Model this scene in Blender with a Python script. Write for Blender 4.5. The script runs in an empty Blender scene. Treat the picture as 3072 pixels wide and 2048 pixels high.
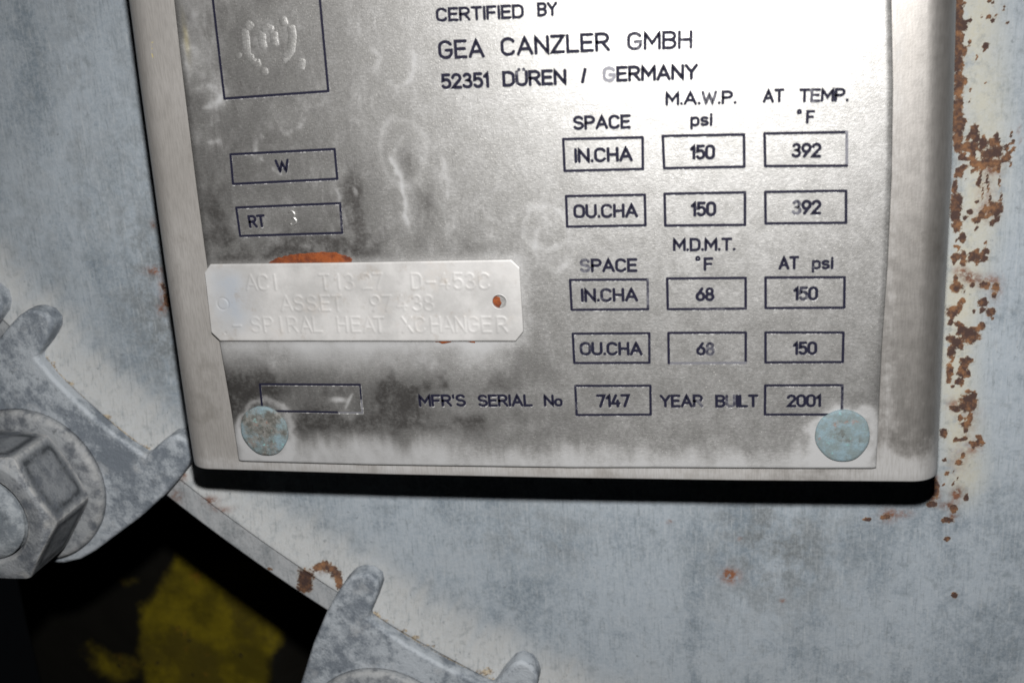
import bpy, bmesh, math
import numpy as np
from mathutils import Matrix, Vector

# ------------------------------------------------------------------ camera, world, light, exposure
# Plate coordinates in millimetres: x right along the nameplate, y DOWN the nameplate, z INTO the scene (0 = nameplate face).
# World: X = x, Y = z, Z = -y, in metres.
S = 0.001
def W(x, y, z):
    return (x * S, z * S, -y * S)

scene = bpy.context.scene
COL = scene.collection
RM = np.array([[0.9827627575, 0.0625369560, 0.1739726747],
               [-0.0067771749, 0.9526024116, -0.3041425905],
               [-0.1847469413, 0.2977209677, 0.9366059967]])
CAM = np.array([150.784, -134.932, -301.235])
def wdir(v):
    return Vector((v[0], v[2], -v[1]))
cam_d = bpy.data.cameras.new('camera')
cam = bpy.data.objects.new('camera', cam_d)
COL.objects.link(cam)
cam_d.sensor_width = 36.0
cam_d.lens = 38.148
cam_d.clip_start = 0.005
cam_d.clip_end = 50.0
cam_d.dof.use_dof = True
cam_d.dof.focus_distance = 0.338
cam_d.dof.aperture_fstop = 15.0
rx, ry, rz = wdir(RM[0]), wdir(-RM[1]), wdir(-RM[2])
m = Matrix((rx, ry, rz)).transposed().to_4x4()
m.translation = Vector(W(*CAM))
cam.matrix_world = m
scene.camera = cam

world = bpy.data.worlds.new('World')
scene.world = world
world.use_nodes = True
bg = world.node_tree.nodes['Background']
bg.inputs['Color'].default_value = (0.75, 0.85, 1.0, 1)
bg.inputs['Strength'].default_value = 0.002

# the camera's own flash, a small tube above the lens
FLASH = CAM + 64 * (-RM[1]) + 4 * RM[0]
fl_d = bpy.data.lights.new('flash', 'SPOT')
fl = bpy.data.objects.new('flash', fl_d)
COL.objects.link(fl)
fl_d.energy = 8.7
fl_d.shadow_soft_size = 0.007
fl_d.spot_size = math.radians(132)
fl_d.spot_blend = 1.0
fl_d.color = (1.0, 0.985, 0.97)
mf = m.copy()
mf.translation = Vector(W(*FLASH))
aim = wdir(np.array([72., 112., 40.]) - FLASH).normalized()
fl.matrix_world = Matrix.Translation(mf.translation) @ aim.to_track_quat('-Z', 'Y').to_matrix().to_4x4()

scene.view_settings.view_transform = 'Standard'
scene.view_settings.look = 'None'
scene.view_settings.exposure = 0.0
scene.view_settings.gamma = 1.0
scene.view_settings.use_curve_mapping = False
scene.cycles.filter_width = 1.7

# ------------------------------------------------------------------ helpers
def rnd_lattice(seed):
    return np.random.RandomState(seed).rand(128, 128)
def vnoise(x, y, seed):
    g = rnd_lattice(seed)
    xi = np.floor(x).astype(int); yi = np.floor(y).astype(int)
    fx = x - xi; fy = y - yi
    fx = fx * fx * (3 - 2 * fx); fy = fy * fy * (3 - 2 * fy)
    a = g[xi % 128, yi % 128]; b = g[(xi + 1) % 128, yi % 128]
    c = g[xi % 128, (yi + 1) % 128]; d = g[(xi + 1) % 128, (yi + 1) % 128]
    return (a * (1 - fx) + b * fx) * (1 - fy) + (c * (1 - fx) + d * fx) * fy
def fbm(x, y, seed, octv=4, gain=0.55):
    v = 0; a = 1; t = 0
    for o in range(octv):
        v = v + a * vnoise(x * 2 ** o + 17.3 * o, y * 2 ** o + 5.1 * o, seed + o); t += a; a *= gain
    return v / t
def sstep(a, b, x):
    t = np.clip((x - a) / (b - a), 0, 1)
    return t * t * (3 - 2 * t)

def link(name, me, mat=None, parent=None):
    o = bpy.data.objects.new(name, me)
    COL.objects.link(o)
    if mat is not None:
        for mm in (mat if isinstance(mat, (list, tuple)) else [mat]):
            me.materials.append(mm)
    if parent is not None:
        o.parent = parent
    return o
def tag(o, label, cat, group=None):
    o['label'] = label
    o['category'] = cat
    if group:
        o['group'] = group
    return o
def empty(name, xyz=(0, 0, 0)):
    o = bpy.data.objects.new(name, None)
    o.empty_display_size = 0.01
    COL.objects.link(o)
    return o
def pmesh(name, verts, faces, smooth=False):
    """verts in plate millimetres"""
    me = bpy.data.meshes.new(name)
    me.from_pydata([W(*v) for v in verts], [], faces)
    me.validate()
    fix_normals(me)
    if smooth:
        me.polygons.foreach_set('use_smooth', [True] * len(me.polygons))
    return me
def fix_normals(me):
    bm = bmesh.new(); bm.from_mesh(me)
    bmesh.ops.recalc_face_normals(bm, faces=bm.faces)
    bm.to_mesh(me); bm.free()
def grid_mesh(name, X, Y, Z, flip=False, keep=None, wrap=False):
    """X, Y, Z: (n, m) arrays in plate millimetres -> quad sheet (optionally closed along the first axis)"""
    n, k = X.shape
    co = np.stack([X * S, Z * S, -Y * S], -1).reshape(-1, 3).astype(np.float32)
    ii = np.arange(n if wrap else n - 1); jj = np.arange(k - 1)
    I, J = np.meshgrid(ii, jj, indexing='ij')
    I2 = (I + 1) % n
    q = np.stack([I * k + J, I2 * k + J, I2 * k + J + 1, I * k + J + 1], -1).reshape(-1, 4)
    if flip:
        q = q[:, ::-1]
    if keep is not None:
        q = q[keep.reshape(-1)]
    me = bpy.data.meshes.new(name)
    me.vertices.add(len(co)); me.vertices.foreach_set('co', co.ravel())
    me.loops.add(q.size); me.loops.foreach_set('vertex_index', q.ravel().astype(np.int32))
    me.polygons.add(len(q))
    me.polygons.foreach_set('loop_start', np.arange(0, q.size, 4, dtype=np.int32))
    me.polygons.foreach_set('loop_total', np.full(len(q), 4, dtype=np.int32))
    me.polygons.foreach_set('use_smooth', np.ones(len(q), dtype=bool))
    me.update(calc_edges=True)
    return me
def attr(me, name, arr):
    a = me.attributes.new(name, 'FLOAT', 'POINT')
    full = np.zeros(len(me.vertices), np.float32)
    arr = np.asarray(arr, np.float32).ravel()
    full[:len(arr)] = arr
    a.data.foreach_set('value', full)
def prism(name, pts, z0, z1, mat, parent=None, bevel=0.0, seg=3, smooth=True):
    n = len(pts)
    v = [(p[0], p[1], z0) for p in pts] + [(p[0], p[1], z1) for p in pts]
    f = [list(range(n)), list(range(2 * n - 1, n - 1, -1))] + [[i, (i + 1) % n, n + (i + 1) % n, n + i] for i in range(n)]
    me = pmesh(name, v, f)
    o = link(name, me, mat, parent)
    if bevel:
        b = o.modifiers.new('bevel', 'BEVEL'); b.width = bevel * S; b.segments = seg; b.limit_method = 'ANGLE'; b.angle_limit = math.radians(35)
        if smooth:
            me.polygons.foreach_set('use_smooth', [True] * len(me.polygons))
            w = o.modifiers.new('wn', 'WEIGHTED_NORMAL'); w.keep_sharp = False
    return o

class NT:
    def __init__(s, name):
        s.m = bpy.data.materials.new(name); s.m.use_nodes = True
        s.t = s.m.node_tree; s.n = s.t.nodes
        s.b = s.n['Principled BSDF']
        s.co = s.n.new('ShaderNodeTexCoord').outputs['Object']
    def set(s, sock, v):
        if hasattr(v, 'links') or isinstance(v, bpy.types.NodeSocket):
            s.t.links.new(v, sock)
        elif isinstance(v, (tuple, list)):
            sock.default_value = tuple(v) + ((1,) if len(v) == 3 and sock.type == 'RGBA' else ())
        else:
            sock.default_value = v
    def noise(s, scale, detail=5, rough=0.55, stretch=None, dist=0.0, off=(0, 0, 0)):
        n = s.n.new('ShaderNodeTexNoise')
        n.inputs['Scale'].default_value = scale; n.inputs['Detail'].default_value = detail
        n.inputs['Roughness'].default_value = rough; n.inputs['Distortion'].default_value = dist
        mp = s.n.new('ShaderNodeMapping')
        mp.inputs['Location'].default_value = off
        if stretch: mp.inputs['Scale'].default_value = stretch
        s.t.links.new(s.co, mp.inputs['Vector']); s.t.links.new(mp.outputs[0], n.inputs['Vector'])
        return n.outputs['Fac']
    def ramp(s, v, a, b, lo=0.0, hi=1.0):
        n = s.n.new('ShaderNodeMapRange'); n.interpolation_type = 'SMOOTHSTEP'
        s.set(n.inputs['Value'], v)
        n.inputs['From Min'].default_value = a; n.inputs['From Max'].default_value = b
        n.inputs['To Min'].default_value = lo; n.inputs['To Max'].default_value = hi
        return n.outputs[0]
    def math(s, op, a, b=0.0, clamp=False):
        n = s.n.new('ShaderNodeMath'); n.operation = op; n.use_clamp = clamp
        s.set(n.inputs[0], a); s.set(n.inputs[1], b)
        return n.outputs[0]
    def mix(s, f, a, b):
        n = s.n.new('ShaderNodeMix'); n.data_type = 'RGBA'
        s.set(n.inputs[0], f); s.set(n.inputs[6], a); s.set(n.inputs[7], b)
        return n.outputs[2]
    def mixf(s, f, a, b):
        n = s.n.new('ShaderNodeMix'); n.data_type = 'FLOAT'
        s.set(n.inputs[0], f); s.set(n.inputs[2], a); s.set(n.inputs[3], b)
        return n.outputs[0]
    def attr(s, name):
        n = s.n.new('ShaderNodeAttribute'); n.attribute_name = name
        return n.outputs['Fac']
    def bump(s, h, strength=0.3, dist=0.0003):
        n = s.n.new('ShaderNodeBump'); n.inputs['Strength'].default_value = strength; n.inputs['Distance'].default_value = dist
        s.set(n.inputs['Height'], h)
        s.t.links.new(n.outputs[0], s.b.inputs['Normal'])
        return n
    def out(s, **k):
        for key, v in k.items():
            s.set(s.b.inputs[{'color': 'Base Color', 'rough': 'Roughness', 'metal': 'Metallic', 'spec': 'Specular IOR Level',
                              'aniso': 'Anisotropic', 'arot': 'Anisotropic Rotation'}[key]], v)
        return s.m

# ------------------------------------------------------------------ materials
def mat_galv(name, lo, hi, stain=True):
    """weathered galvanised / painted grey metal with cloudy blotches"""
    t = NT(name)
    g = t.n.new('ShaderNodeNewGeometry'); t.co = g.outputs['Position']
    n1 = t.noise(55, 6, 0.6); n2 = t.noise(260, 5, 0.65, off=(3, 1, 2)); n3 = t.noise(1400, 3, 0.6)
    k = t.math('ADD', t.math('MULTIPLY', n1, 0.5), t.math('ADD', t.math('MULTIPLY', n2, 0.36), t.math('MULTIPLY', n3, 0.14)))
    c = t.mix(t.ramp(k, 0.42, 0.57), lo, hi)
    spots = t.ramp(t.noise(330, 4, 0.6, off=(9, 4, 7)), 0.62, 0.74)
    c = t.mix(t.math('MULTIPLY', spots, 0.6), c, tuple(x * 0.42 for x in lo))
    if stain:
        w = t.ramp(t.noise(90, 5, 0.65, off=(1, 8, 3)), 0.56, 0.72)
        c = t.mix(t.math('MULTIPLY', w, 0.5), c, (0.40, 0.41, 0.42))
        r = t.ramp(t.noise(70, 6, 0.7, off=(6, 2, 5)), 0.64, 0.74)
        c = t.mix(t.math('MULTIPLY', r, 0.35), c, (0.33, 0.25, 0.19))
    gr = t.math('MULTIPLY', t.attr('grime'), t.ramp(t.math('ADD', t.math('MULTIPLY', n2, .6), t.math('MULTIPLY', n1, .4)), 0.36, 0.56))
    c = t.mix(t.math('MULTIPLY', gr, 0.95), c, (0.042, 0.047, 0.053))
    pa = t.math('MULTIPLY', t.attr('pale'), t.ramp(n2, 0.3, 0.6))
    c = t.mix(t.math('MULTIPLY', pa, 0.6), c, (0.38, 0.375, 0.36))
    t.bump(t.math('ADD', t.math('MULTIPLY', n2, 0.7), t.math('MULTIPLY', n3, 0.3)), 0.6, 0.0012)
    return t.out(color=c, rough=0.62, metal=0.0, spec=0.35)

def mat_cover():
    t = NT('weathered_blue_grey_paint')
    dep = t.attr('deposit'); rust = t.attr('rust'); stain = t.attr('stain'); dirt = t.attr('dirt'); cream = t.attr('cream'); ring = t.attr('ring'); dark = t.attr('dark')
    n1 = t.noise(38, 5, 0.6); n2 = t.noise(170, 5, 0.65, off=(2, 5, 1)); n3 = t.noise(1200, 3, 0.6, off=(5, 1, 9))
    ns = t.noise(60, 5, 0.6, stretch=(1.6, 1, 0.35), off=(4, 0, 2))
    k = t.math('ADD', t.math('MULTIPLY', n1, 0.34), t.math('ADD', t.math('MULTIPLY', n2, 0.28), t.math('ADD', t.math('MULTIPLY', ns, 0.28), t.math('MULTIPLY', n3, 0.17))))
    c = t.mix(t.ramp(k, 0.40, 0.57), (0.160, 0.192, 0.222), (0.292, 0.330, 0.366))
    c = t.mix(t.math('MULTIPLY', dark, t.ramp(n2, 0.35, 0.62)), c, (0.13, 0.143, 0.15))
    # dried pale deposit
    dn = t.math('ADD', dep, t.math('MULTIPLY', t.math('SUBTRACT', n1, 0.5), 0.7))
    dn = t.math('ADD', dn, t.math('MULTIPLY', t.math('SUBTRACT', n2, 0.5), 0.5))
    dm = t.ramp(dn, 0.05, 1.15)
    c = t.mix(t.math('MULTIPLY', dm, 0.92), c, (0.37, 0.375, 0.37))
    # bare ring
    c = t.mix(ring, c, t.mix(t.ramp(k, 0.40, 0.60), (0.16, 0.175, 0.185), (0.38, 0.39, 0.40)))
    fs = t.noise(500, 4, 0.7, stretch=(2.5, 1, 0.22), off=(3, 3, 6))
    c = t.mix(t.ramp(fs, 0.53, 0.70, 0, 0.45), c, (0.40, 0.42, 0.43))
    c = t.mix(t.ramp(fs, 0.47, 0.32, 0, 0.45), c, (0.12, 0.14, 0.15))
    # cream wash round the rust
    c = t.mix(t.math('MULTIPLY', t.math('MULTIPLY', cream, t.ramp(n2, 0.2, 0.5)), 0.9), c, (0.43, 0.41, 0.325))
    pits = t.ramp(t.noise(420, 3, 0.6, off=(7, 7, 1)), 0.64, 0.74)
    c = t.mix(t.ramp(t.noise(800, 4, 0.7, off=(2, 8, 2)), 0.42, 0.62, 0.0, 0.24), c, (0.40, 0.43, 0.455))
    c = t.mix(t.ramp(t.noise(260, 5, 0.75, off=(6, 8, 5)), 0.52, 0.66, 0.0, 0.35), c, (0.15, 0.17, 0.18))
    c = t.mix(t.math('MULTIPLY', pits, 0.5), c, (0.10, 0.11, 0.12))
    # soft orange-brown stains
    sn = t.math('MULTIPLY', stain, t.ramp(t.noise(600, 5, 0.7, off=(1, 1, 4)), 0.30, 0.62))
    c = t.mix(t.math('MULTIPLY', sn, 1.0, True), c, t.mix(t.ramp(n2, 0.4, 0.6), (0.20, 0.085, 0.045), (0.13, 0.07, 0.05)))
    # crumbly tan dirt in the creases
    dd = t.ramp(t.math('ADD', dirt, t.math('MULTIPLY', t.math('SUBTRACT', t.noise(700, 5, 0.75), 0.5), 1.3)), 0.42, 0.55)
    c = t.mix(dd, c, t.mix(t.ramp(n3, 0.4, 0.6), (0.15, 0.12, 0.09), (0.40, 0.34, 0.25)))
    # rust flakes with ragged edges
    rn = t.math('ADD', t.math('MULTIPLY', t.math('SUBTRACT', t.noise(700, 5, 0.75, off=(2, 3, 8)), 0.5), 1.1), t.math('MULTIPLY', t.math('SUBTRACT', n3, 0.5), 0.5))
    rm = t.ramp(t.math('ADD', rust, rn), 0.32, 0.47)
    rc = t.mix(t.ramp(t.noise(350, 5, 0.7, off=(8, 3, 3)), 0.41, 0.68), (0.055, 0.032, 0.027), (0.21, 0.105, 0.050))
    halo = t.ramp(t.math('ADD', rust, t.math('MULTIPLY', rn, 0.8)), 0.22, 0.5)
    c = t.mix(t.math('MULTIPLY', halo, 0.5), c, (0.38, 0.285, 0.16))
    c = t.mix(rm, c, rc)
    h = t.math('ADD', t.math('MULTIPLY', n3, 0.5), t.math('ADD', t.math('MULTIPLY', rm, 0.9), t.math('ADD', t.math('MULTIPLY', dd, 0.8), t.math('MULTIPLY', n2, 0.5))))
    t.bump(h, 0.35, 0.0004)
    return t.out(color=c, rough=t.mixf(rm, 0.55, 0.85), spec=0.3)

def mat_plate():
    t = NT('stained_stainless_steel')
    st = t.attr('stain'); dk = t.attr('tarnish_glare_falloff'); edge = t.attr('edge'); yl = t.attr('yellow')
    wm = t.attr('wisp')
    br = t.noise(240, 4, 0.6, stretch=(0.35, 1, 1.4)); n2 = t.noise(150, 6, 0.65, off=(3, 1, 5)); n3 = t.noise(900, 4, 0.7, off=(1, 6, 2)); n4 = t.noise(2600, 2, 0.5)
    metal_c = t.mix(t.ramp(n2, 0.35, 0.65), (0.395, 0.390, 0.378), (0.50, 0.495, 0.485))
    grain = t.noise(1500, 3, 0.6, stretch=(0.5, 1, 1.3), off=(8, 8, 2))
    metal_c = t.mix(t.ramp(grain, 0.38, 0.62, 0, 0.45), metal_c, (0.24, 0.236, 0.228))
    metal_c = t.mix(t.ramp(n4, 0.63, 0.72, 0, 0.8), metal_c, (0.95, 0.93, 0.88))
    # smoky dried run marks: thin ridges of a warped noise, drawn out downwards
    wa = t.math('ABSOLUTE', t.math('SUBTRACT', t.noise(75, 4, 0.5, stretch=(1.25, 1, 0.8), dist=1.4, off=(2, 2, 8)), 0.5))
    wb = t.math('ABSOLUTE', t.math('SUBTRACT', t.noise(130, 4, 0.55, stretch=(1.5, 1, 0.45), dist=0.9, off=(5, 2, 3)), 0.5))
    wl = t.math('ADD', t.math('MULTIPLY', t.ramp(wa, 0.07, 0.0), t.ramp(n2, 0.40, 0.66)), t.math('MULTIPLY', t.ramp(wb, 0.10, 0.0), t.ramp(t.noise(60, 3, 0.5, off=(9, 9, 1)), 0.42, 0.66)))
    s = t.math('ADD', st, t.math('MULTIPLY', wm, wl))
    s = t.math('ADD', s, t.math('MULTIPLY', t.math('SUBTRACT', n2, 0.5), 0.38))
    s = t.math('ADD', s, t.math('MULTIPLY', t.math('SUBTRACT', n3, 0.5), 0.35))
    sm = t.ramp(s, 0.05, 1.25)
    base = t.mix(t.math('MULTIPLY', sm, 0.95), metal_c, (0.34, 0.342, 0.345))
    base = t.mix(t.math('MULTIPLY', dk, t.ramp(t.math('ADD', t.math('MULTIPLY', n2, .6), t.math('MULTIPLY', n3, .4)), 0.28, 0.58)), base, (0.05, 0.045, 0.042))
    base = t.mix(yl, base, (0.62, 0.48, 0.03))
    met = t.math('SUBTRACT', 1.0, t.math('MULTIPLY', t.math('MAXIMUM', sm, yl), 0.85), True)
    met = t.math('MULTIPLY', met, 0.80)
    rough = t.math('ADD', t.mixf(sm, 0.425, 0.60), t.math('MULTIPLY', t.math('SUBTRACT', n3, 0.5), 0.16))
    t.bump(t.math('ADD', t.math('MULTIPLY', n4, 0.7), t.math('ADD', t.math('MULTIPLY', br, 0.5), t.math('MULTIPLY', n3, 0.5))), 0.3, 0.00018)
    return t.out(color=base, metal=met, rough=rough)

def mat_bracket():
    t = NT('satin_stainless_sheet')
    dep = t.attr('deposit'); yl = t.attr('yellow')
    n1 = t.noise(26, 4, 0.6, stretch=(1, 1, 0.6)); n2 = t.noise(300, 5, 0.65); n3 = t.noise(1800, 2, 0.5)
    base = t.mix(t.ramp(n1, 0.3, 0.7), (0.36, 0.342, 0.322), (0.46, 0.443, 0.425))
    dm = t.ramp(t.math('ADD', dep, t.math('MULTIPLY', t.math('SUBTRACT', n2, 0.5), 0.8)), 0.3, 0.9)
    base = t.mix(t.math('MULTIPLY', dm, 0.8), base, (0.35, 0.35, 0.35))
    ym = t.ramp(t.math('ADD', yl, t.math('MULTIPLY', t.math('SUBTRACT', t.noise(500, 4, 0.7), 0.5), 0.9)), 0.45, 0.6)
    base = t.mix(ym, base, (0.60, 0.47, 0.02))
    met = t.math('MULTIPLY', t.math('SUBTRACT', 1.0, t.math('MAXIMUM', t.math('MULTIPLY', dm, 0.8), ym), True), t.mixf(t.attr('shine'), 0.42, 0.80))
    base = t.mix(t.ramp(t.noise(900, 3, 0.6, stretch=(3, 1, 0.25), off=(4, 1, 1)), 0.40, 0.66, 0, 0.35), base, (0.22, 0.21, 0.195))
    base = t.mix(t.ramp(t.noise(45, 6, 0.7, off=(2, 9, 1)), 0.52, 0.70, 0, 0.45), base, (0.20, 0.185, 0.165))
    t.bump(t.math('ADD', t.math('MULTIPLY', n3, 0.6), n2), 0.12, 0.0002)
    return t.out(color=base, metal=met, rough=t.math('ADD', 0.44, t.math('MULTIPLY', t.math('SUBTRACT', n2, 0.5), 0.2)))

def mat_ink():
    """black stove enamel in the engraving; where it has worn out bright metal shows"""
    t = NT('engraving_enamel')
    wr = t.attr('wear')
    n = t.noise(900, 4, 0.7); n2 = t.noise(140, 3, 0.6, off=(4, 4, 1))
    v = t.math('ADD', wr, t.math('ADD', t.math('MULTIPLY', t.math('SUBTRACT', n, 0.5), 0.9), t.math('MULTIPLY', t.math('SUBTRACT', n2, 0.5), 0.7)))
    mk = t.math('MULTIPLY', t.ramp(v, 0.42, 0.82), 0.88)
    c = t.mix(mk, (0.010, 0.010, 0.022), (0.19, 0.19, 0.21))
    t.bump(n, 0.3, 0.0002)
    return t.out(color=c, metal=t.math('MULTIPLY', mk, 0.35), rough=t.mixf(mk, 0.6, 0.4), spec=0.12)

def mat_groove():
    t = NT('groove_edge_painted_glint')
    n = t.noise(750, 3, 0.7, off=(5, 2, 2))
    mk = t.ramp(n, 0.50, 0.66)
    c = t.mix(mk, (0.24, 0.24, 0.235), (0.9, 0.9, 0.88))  # flash glints on the lower groove walls, painted as pale noise patches
    return t.out(color=c, metal=0.25, rough=0.4)

def mat_tag():
    t = NT('weathered_embossed_aluminium')
    bl = t.attr('blue')
    n1 = t.noise(60, 6, 0.65); n2 = t.noise(420, 5, 0.7, off=(3, 2, 7)); n3 = t.noise(2200, 2, 0.6)
    c = t.mix(t.ramp(n1, 0.38, 0.66), (0.345, 0.34, 0.333), (0.455, 0.448, 0.44))
    c = t.mix(t.math('MULTIPLY', t.ramp(t.noise(90, 6, 0.7, off=(8, 1, 1)), 0.54, 0.68), 0.45), c, (0.40, 0.37, 0.34))
    c = t.mix(t.math('MULTIPLY', bl, t.ramp(n1, 0.3, 0.62)), c, (0.32, 0.345, 0.38))
    c = t.mix(t.math('MULTIPLY', t.ramp(n2, 0.66, 0.76), 0.5), c, (0.36, 0.34, 0.33))
    c = t.mix(t.math('MULTIPLY', t.ramp(t.noise(140, 6, 0.75, off=(2, 7, 4)), 0.55, 0.72), 0.5), c, (0.27, 0.235, 0.20))
    t.bump(t.math('ADD', t.math('MULTIPLY', n2, 0.8), t.math('MULTIPLY', n3, 0.4)), 0.25, 0.0002)
    return t.out(color=c, metal=0.12, rough=0.5)

def mat_patina():
    t = NT('verdigris_copper')
    ed = t.attr('edge')
    n1 = t.noise(180, 6, 0.7); n2 = t.noise(420, 6, 0.72, off=(2, 5, 2)); n3 = t.noise(1500, 3, 0.6)
    c = t.mix(t.ramp(n2, 0.40, 0.62), (0.14, 0.175, 0.18), (0.165, 0.228, 0.258))
    c = t.mix(t.math('MULTIPLY', t.ramp(t.math('ADD', n1, t.math('ADD', t.math('MULTIPLY', ed, -0.22), t.attr('brown'))), 0.38, 0.56), 0.9), c, t.mix(t.ramp(n2, 0.42, 0.58), (0.075, 0.070, 0.060), (0.165, 0.155, 0.14)))
    c = t.mix(t.math('MULTIPLY', t.ramp(t.noise(260, 5, 0.7, off=(7, 1, 6)), 0.60, 0.70), 0.55), c, (0.25, 0.105, 0.065))
    c = t.mix(t.math('MULTIPLY', t.ramp(t.noise(500, 4, 0.7, off=(1, 9, 3)), 0.62, 0.70), 0.7), c, (0.20, 0.43, 0.42))
    t.bump(t.math('ADD', n2, t.math('MULTIPLY', n3, 0.5)), 0.5, 0.0005)
    return t.out(color=c, rough=0.7, spec=0.3)

def mat_sealant():
    t = NT('orange_sealant')
    n = t.noise(330, 6, 0.7); n2 = t.noise(900, 4, 0.7, off=(1, 2, 3))
    c = t.mix(t.ramp(n, 0.36, 0.62), (0.085, 0.02, 0.008), (0.21, 0.052, 0.011))
    c = t.mix(t.math('MULTIPLY', t.ramp(n2, 0.60, 0.70), 0.7), c, (0.09, 0.03, 0.012))
    t.bump(n, 0.7, 0.0006)
    return t.out(color=c, rough=0.6, spec=0.3)

def mat_yellow():
    t = NT('chipped_yellow_paint_shaded')
    pm = t.attr('lit_paint')
    n = t.noise(28, 6, 0.65); n2 = t.noise(120, 6, 0.7, off=(5, 3, 1))
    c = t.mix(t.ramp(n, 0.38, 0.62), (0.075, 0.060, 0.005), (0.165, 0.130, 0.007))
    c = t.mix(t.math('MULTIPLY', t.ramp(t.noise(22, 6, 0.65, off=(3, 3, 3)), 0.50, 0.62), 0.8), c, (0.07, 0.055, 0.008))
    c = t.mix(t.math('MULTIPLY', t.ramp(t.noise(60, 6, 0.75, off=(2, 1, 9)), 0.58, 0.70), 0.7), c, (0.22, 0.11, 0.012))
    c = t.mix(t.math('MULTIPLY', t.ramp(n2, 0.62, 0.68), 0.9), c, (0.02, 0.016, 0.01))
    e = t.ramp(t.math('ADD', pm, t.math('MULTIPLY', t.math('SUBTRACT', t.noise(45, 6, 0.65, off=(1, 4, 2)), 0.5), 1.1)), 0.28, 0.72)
    c = t.mix(e, (0.006, 0.0055, 0.004), c)  # near-black outside the patch: bare grime plus the rim's shade put into the colour
    t.bump(n2, 0.4, 0.001)
    return t.out(color=c, rough=0.6, spec=0.2)

M_cover = mat_cover(); M_plate = mat_plate(); M_bracket = mat_bracket(); M_ink = mat_ink(); M_groove = mat_groove()
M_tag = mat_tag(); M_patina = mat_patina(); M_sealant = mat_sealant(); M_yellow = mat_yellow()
M_clamp = mat_galv('galvanised_cast_iron', (0.145, 0.166, 0.192), (0.355, 0.385, 0.415))
M_nut = mat_galv('galvanised_nut', (0.095, 0.105, 0.12), (0.27, 0.285, 0.30))
M_stud = mat_galv('galvanised_stud', (0.15, 0.17, 0.19), (0.30, 0.325, 0.345), False)

# ------------------------------------------------------------------ measured marks (millimetres)
WORDS= [('CERTIFIED', (76.09, -130.95), (100.51, -130.48), 3.79), ('BY', (104.1, -130.66), (109.68, -130.58), 3.77), ('GEA', (75.95, -121.01), (89.05, -120.81), 5.14), ('CANZLER', (93.52, -120.9), (123.39, -120.7), 5.05), ('GMBH', (127.9, -120.58), (145.19, -120.12), 4.86), ('52351', (75.97, -112.9), (89.81, -112.7), 4.38), ('DÜREN', (93.4, -112.73), (111.28, -112.45), 4.33), ('/', (115.11, -112.5), (116.82, -112.48), 4.29), ('GERMANY', (121.07, -112.63), (146.57, -112.08), 4.24), ('M.A.W.P.', (137.75, -105.67), (156.69, -105.17), 3.73), ('AT', (163.34, -105.12), (169.02, -105.04), 3.69), ('TEMP.', (172.67, -104.87), (185.47, -104.46), 3.66), ('SPACE', (112.35, -100.19), (128.34, -99.9), 3.95), ('psi', (144.29, -99.79), (150.33, -99.68), 3.62), ('°', (172.21, -101.72), (173.59, -101.69), 1.48), ('F', (174.58, -99.23), (176.95, -99.17), 3.6), ('IN.CHA', (112.33, -91.08), (128.62, -90.99), 4.18), ('150', (144.05, -90.8), (150.9, -90.66), 4.15), ('392', (170.86, -90.36), (178.78, -90.1), 4.04), ('OU.CHA', (111.38, -75.5), (129.66, -75.23), 4.11), ('150', (144.07, -75.1), (151.11, -75.02), 4.24), ('392', (171.18, -74.84), (179.11, -74.69), 4.17), ('M.D.M.T.', (139.03, -65.34), (156.39, -65.11), 3.88), ('SPACE', (112.41, -59.77), (129.03, -59.58), 4.15), ('°', (145.2, -62.35), (146.69, -62.35), 1.63), ('F', (147.48, -59.6), (150.23, -59.59), 3.92), ('AT', (167.92, -59.45), (173.56, -59.5), 3.91), ('psi', (176.87, -59.35), (182.76, -59.32), 3.77), ('IN.CHA', (112.43, -50.9), (128.99, -50.88), 4.22), ('68', (145.14, -50.74), (150.48, -50.7), 4.15), ('150', (171.98, -50.56), (178.79, -50.51), 4.13), ('OU.CHA', (111.43, -34.68), (129.85, -34.6), 4.27), ('68', (145.14, -34.53), (150.45, -34.5), 4.11), ('150', (172.12, -34.53), (178.89, -34.58), 4.09), ('7147', (115.68, -18.33), (125.79, -18.47), 4.27), ('YEAR', (134.41, -18.42), (147.08, -18.57), 4.13), ('BUILT', (150.42, -18.49), (162.78, -18.64), 4.09), ('2001', (170.64, -18.68), (180.39, -18.81), 4.04), ("MFR'S", (61.02, -18.31), (75.99, -18.48), 4.11), ('SERIAL', (79.56, -18.4), (96.56, -18.58), 4.06), ('No', (99.83, -18.59), (105.63, -18.62), 3.92), ('W', (24.27, -91.4), (28.77, -91.47), 4.06), ('RT', (13.58, -75.25), (19.12, -75.44), 4.03), ('3', (25.95, -75.49), (29.17, -75.6), 4.99)]
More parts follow.
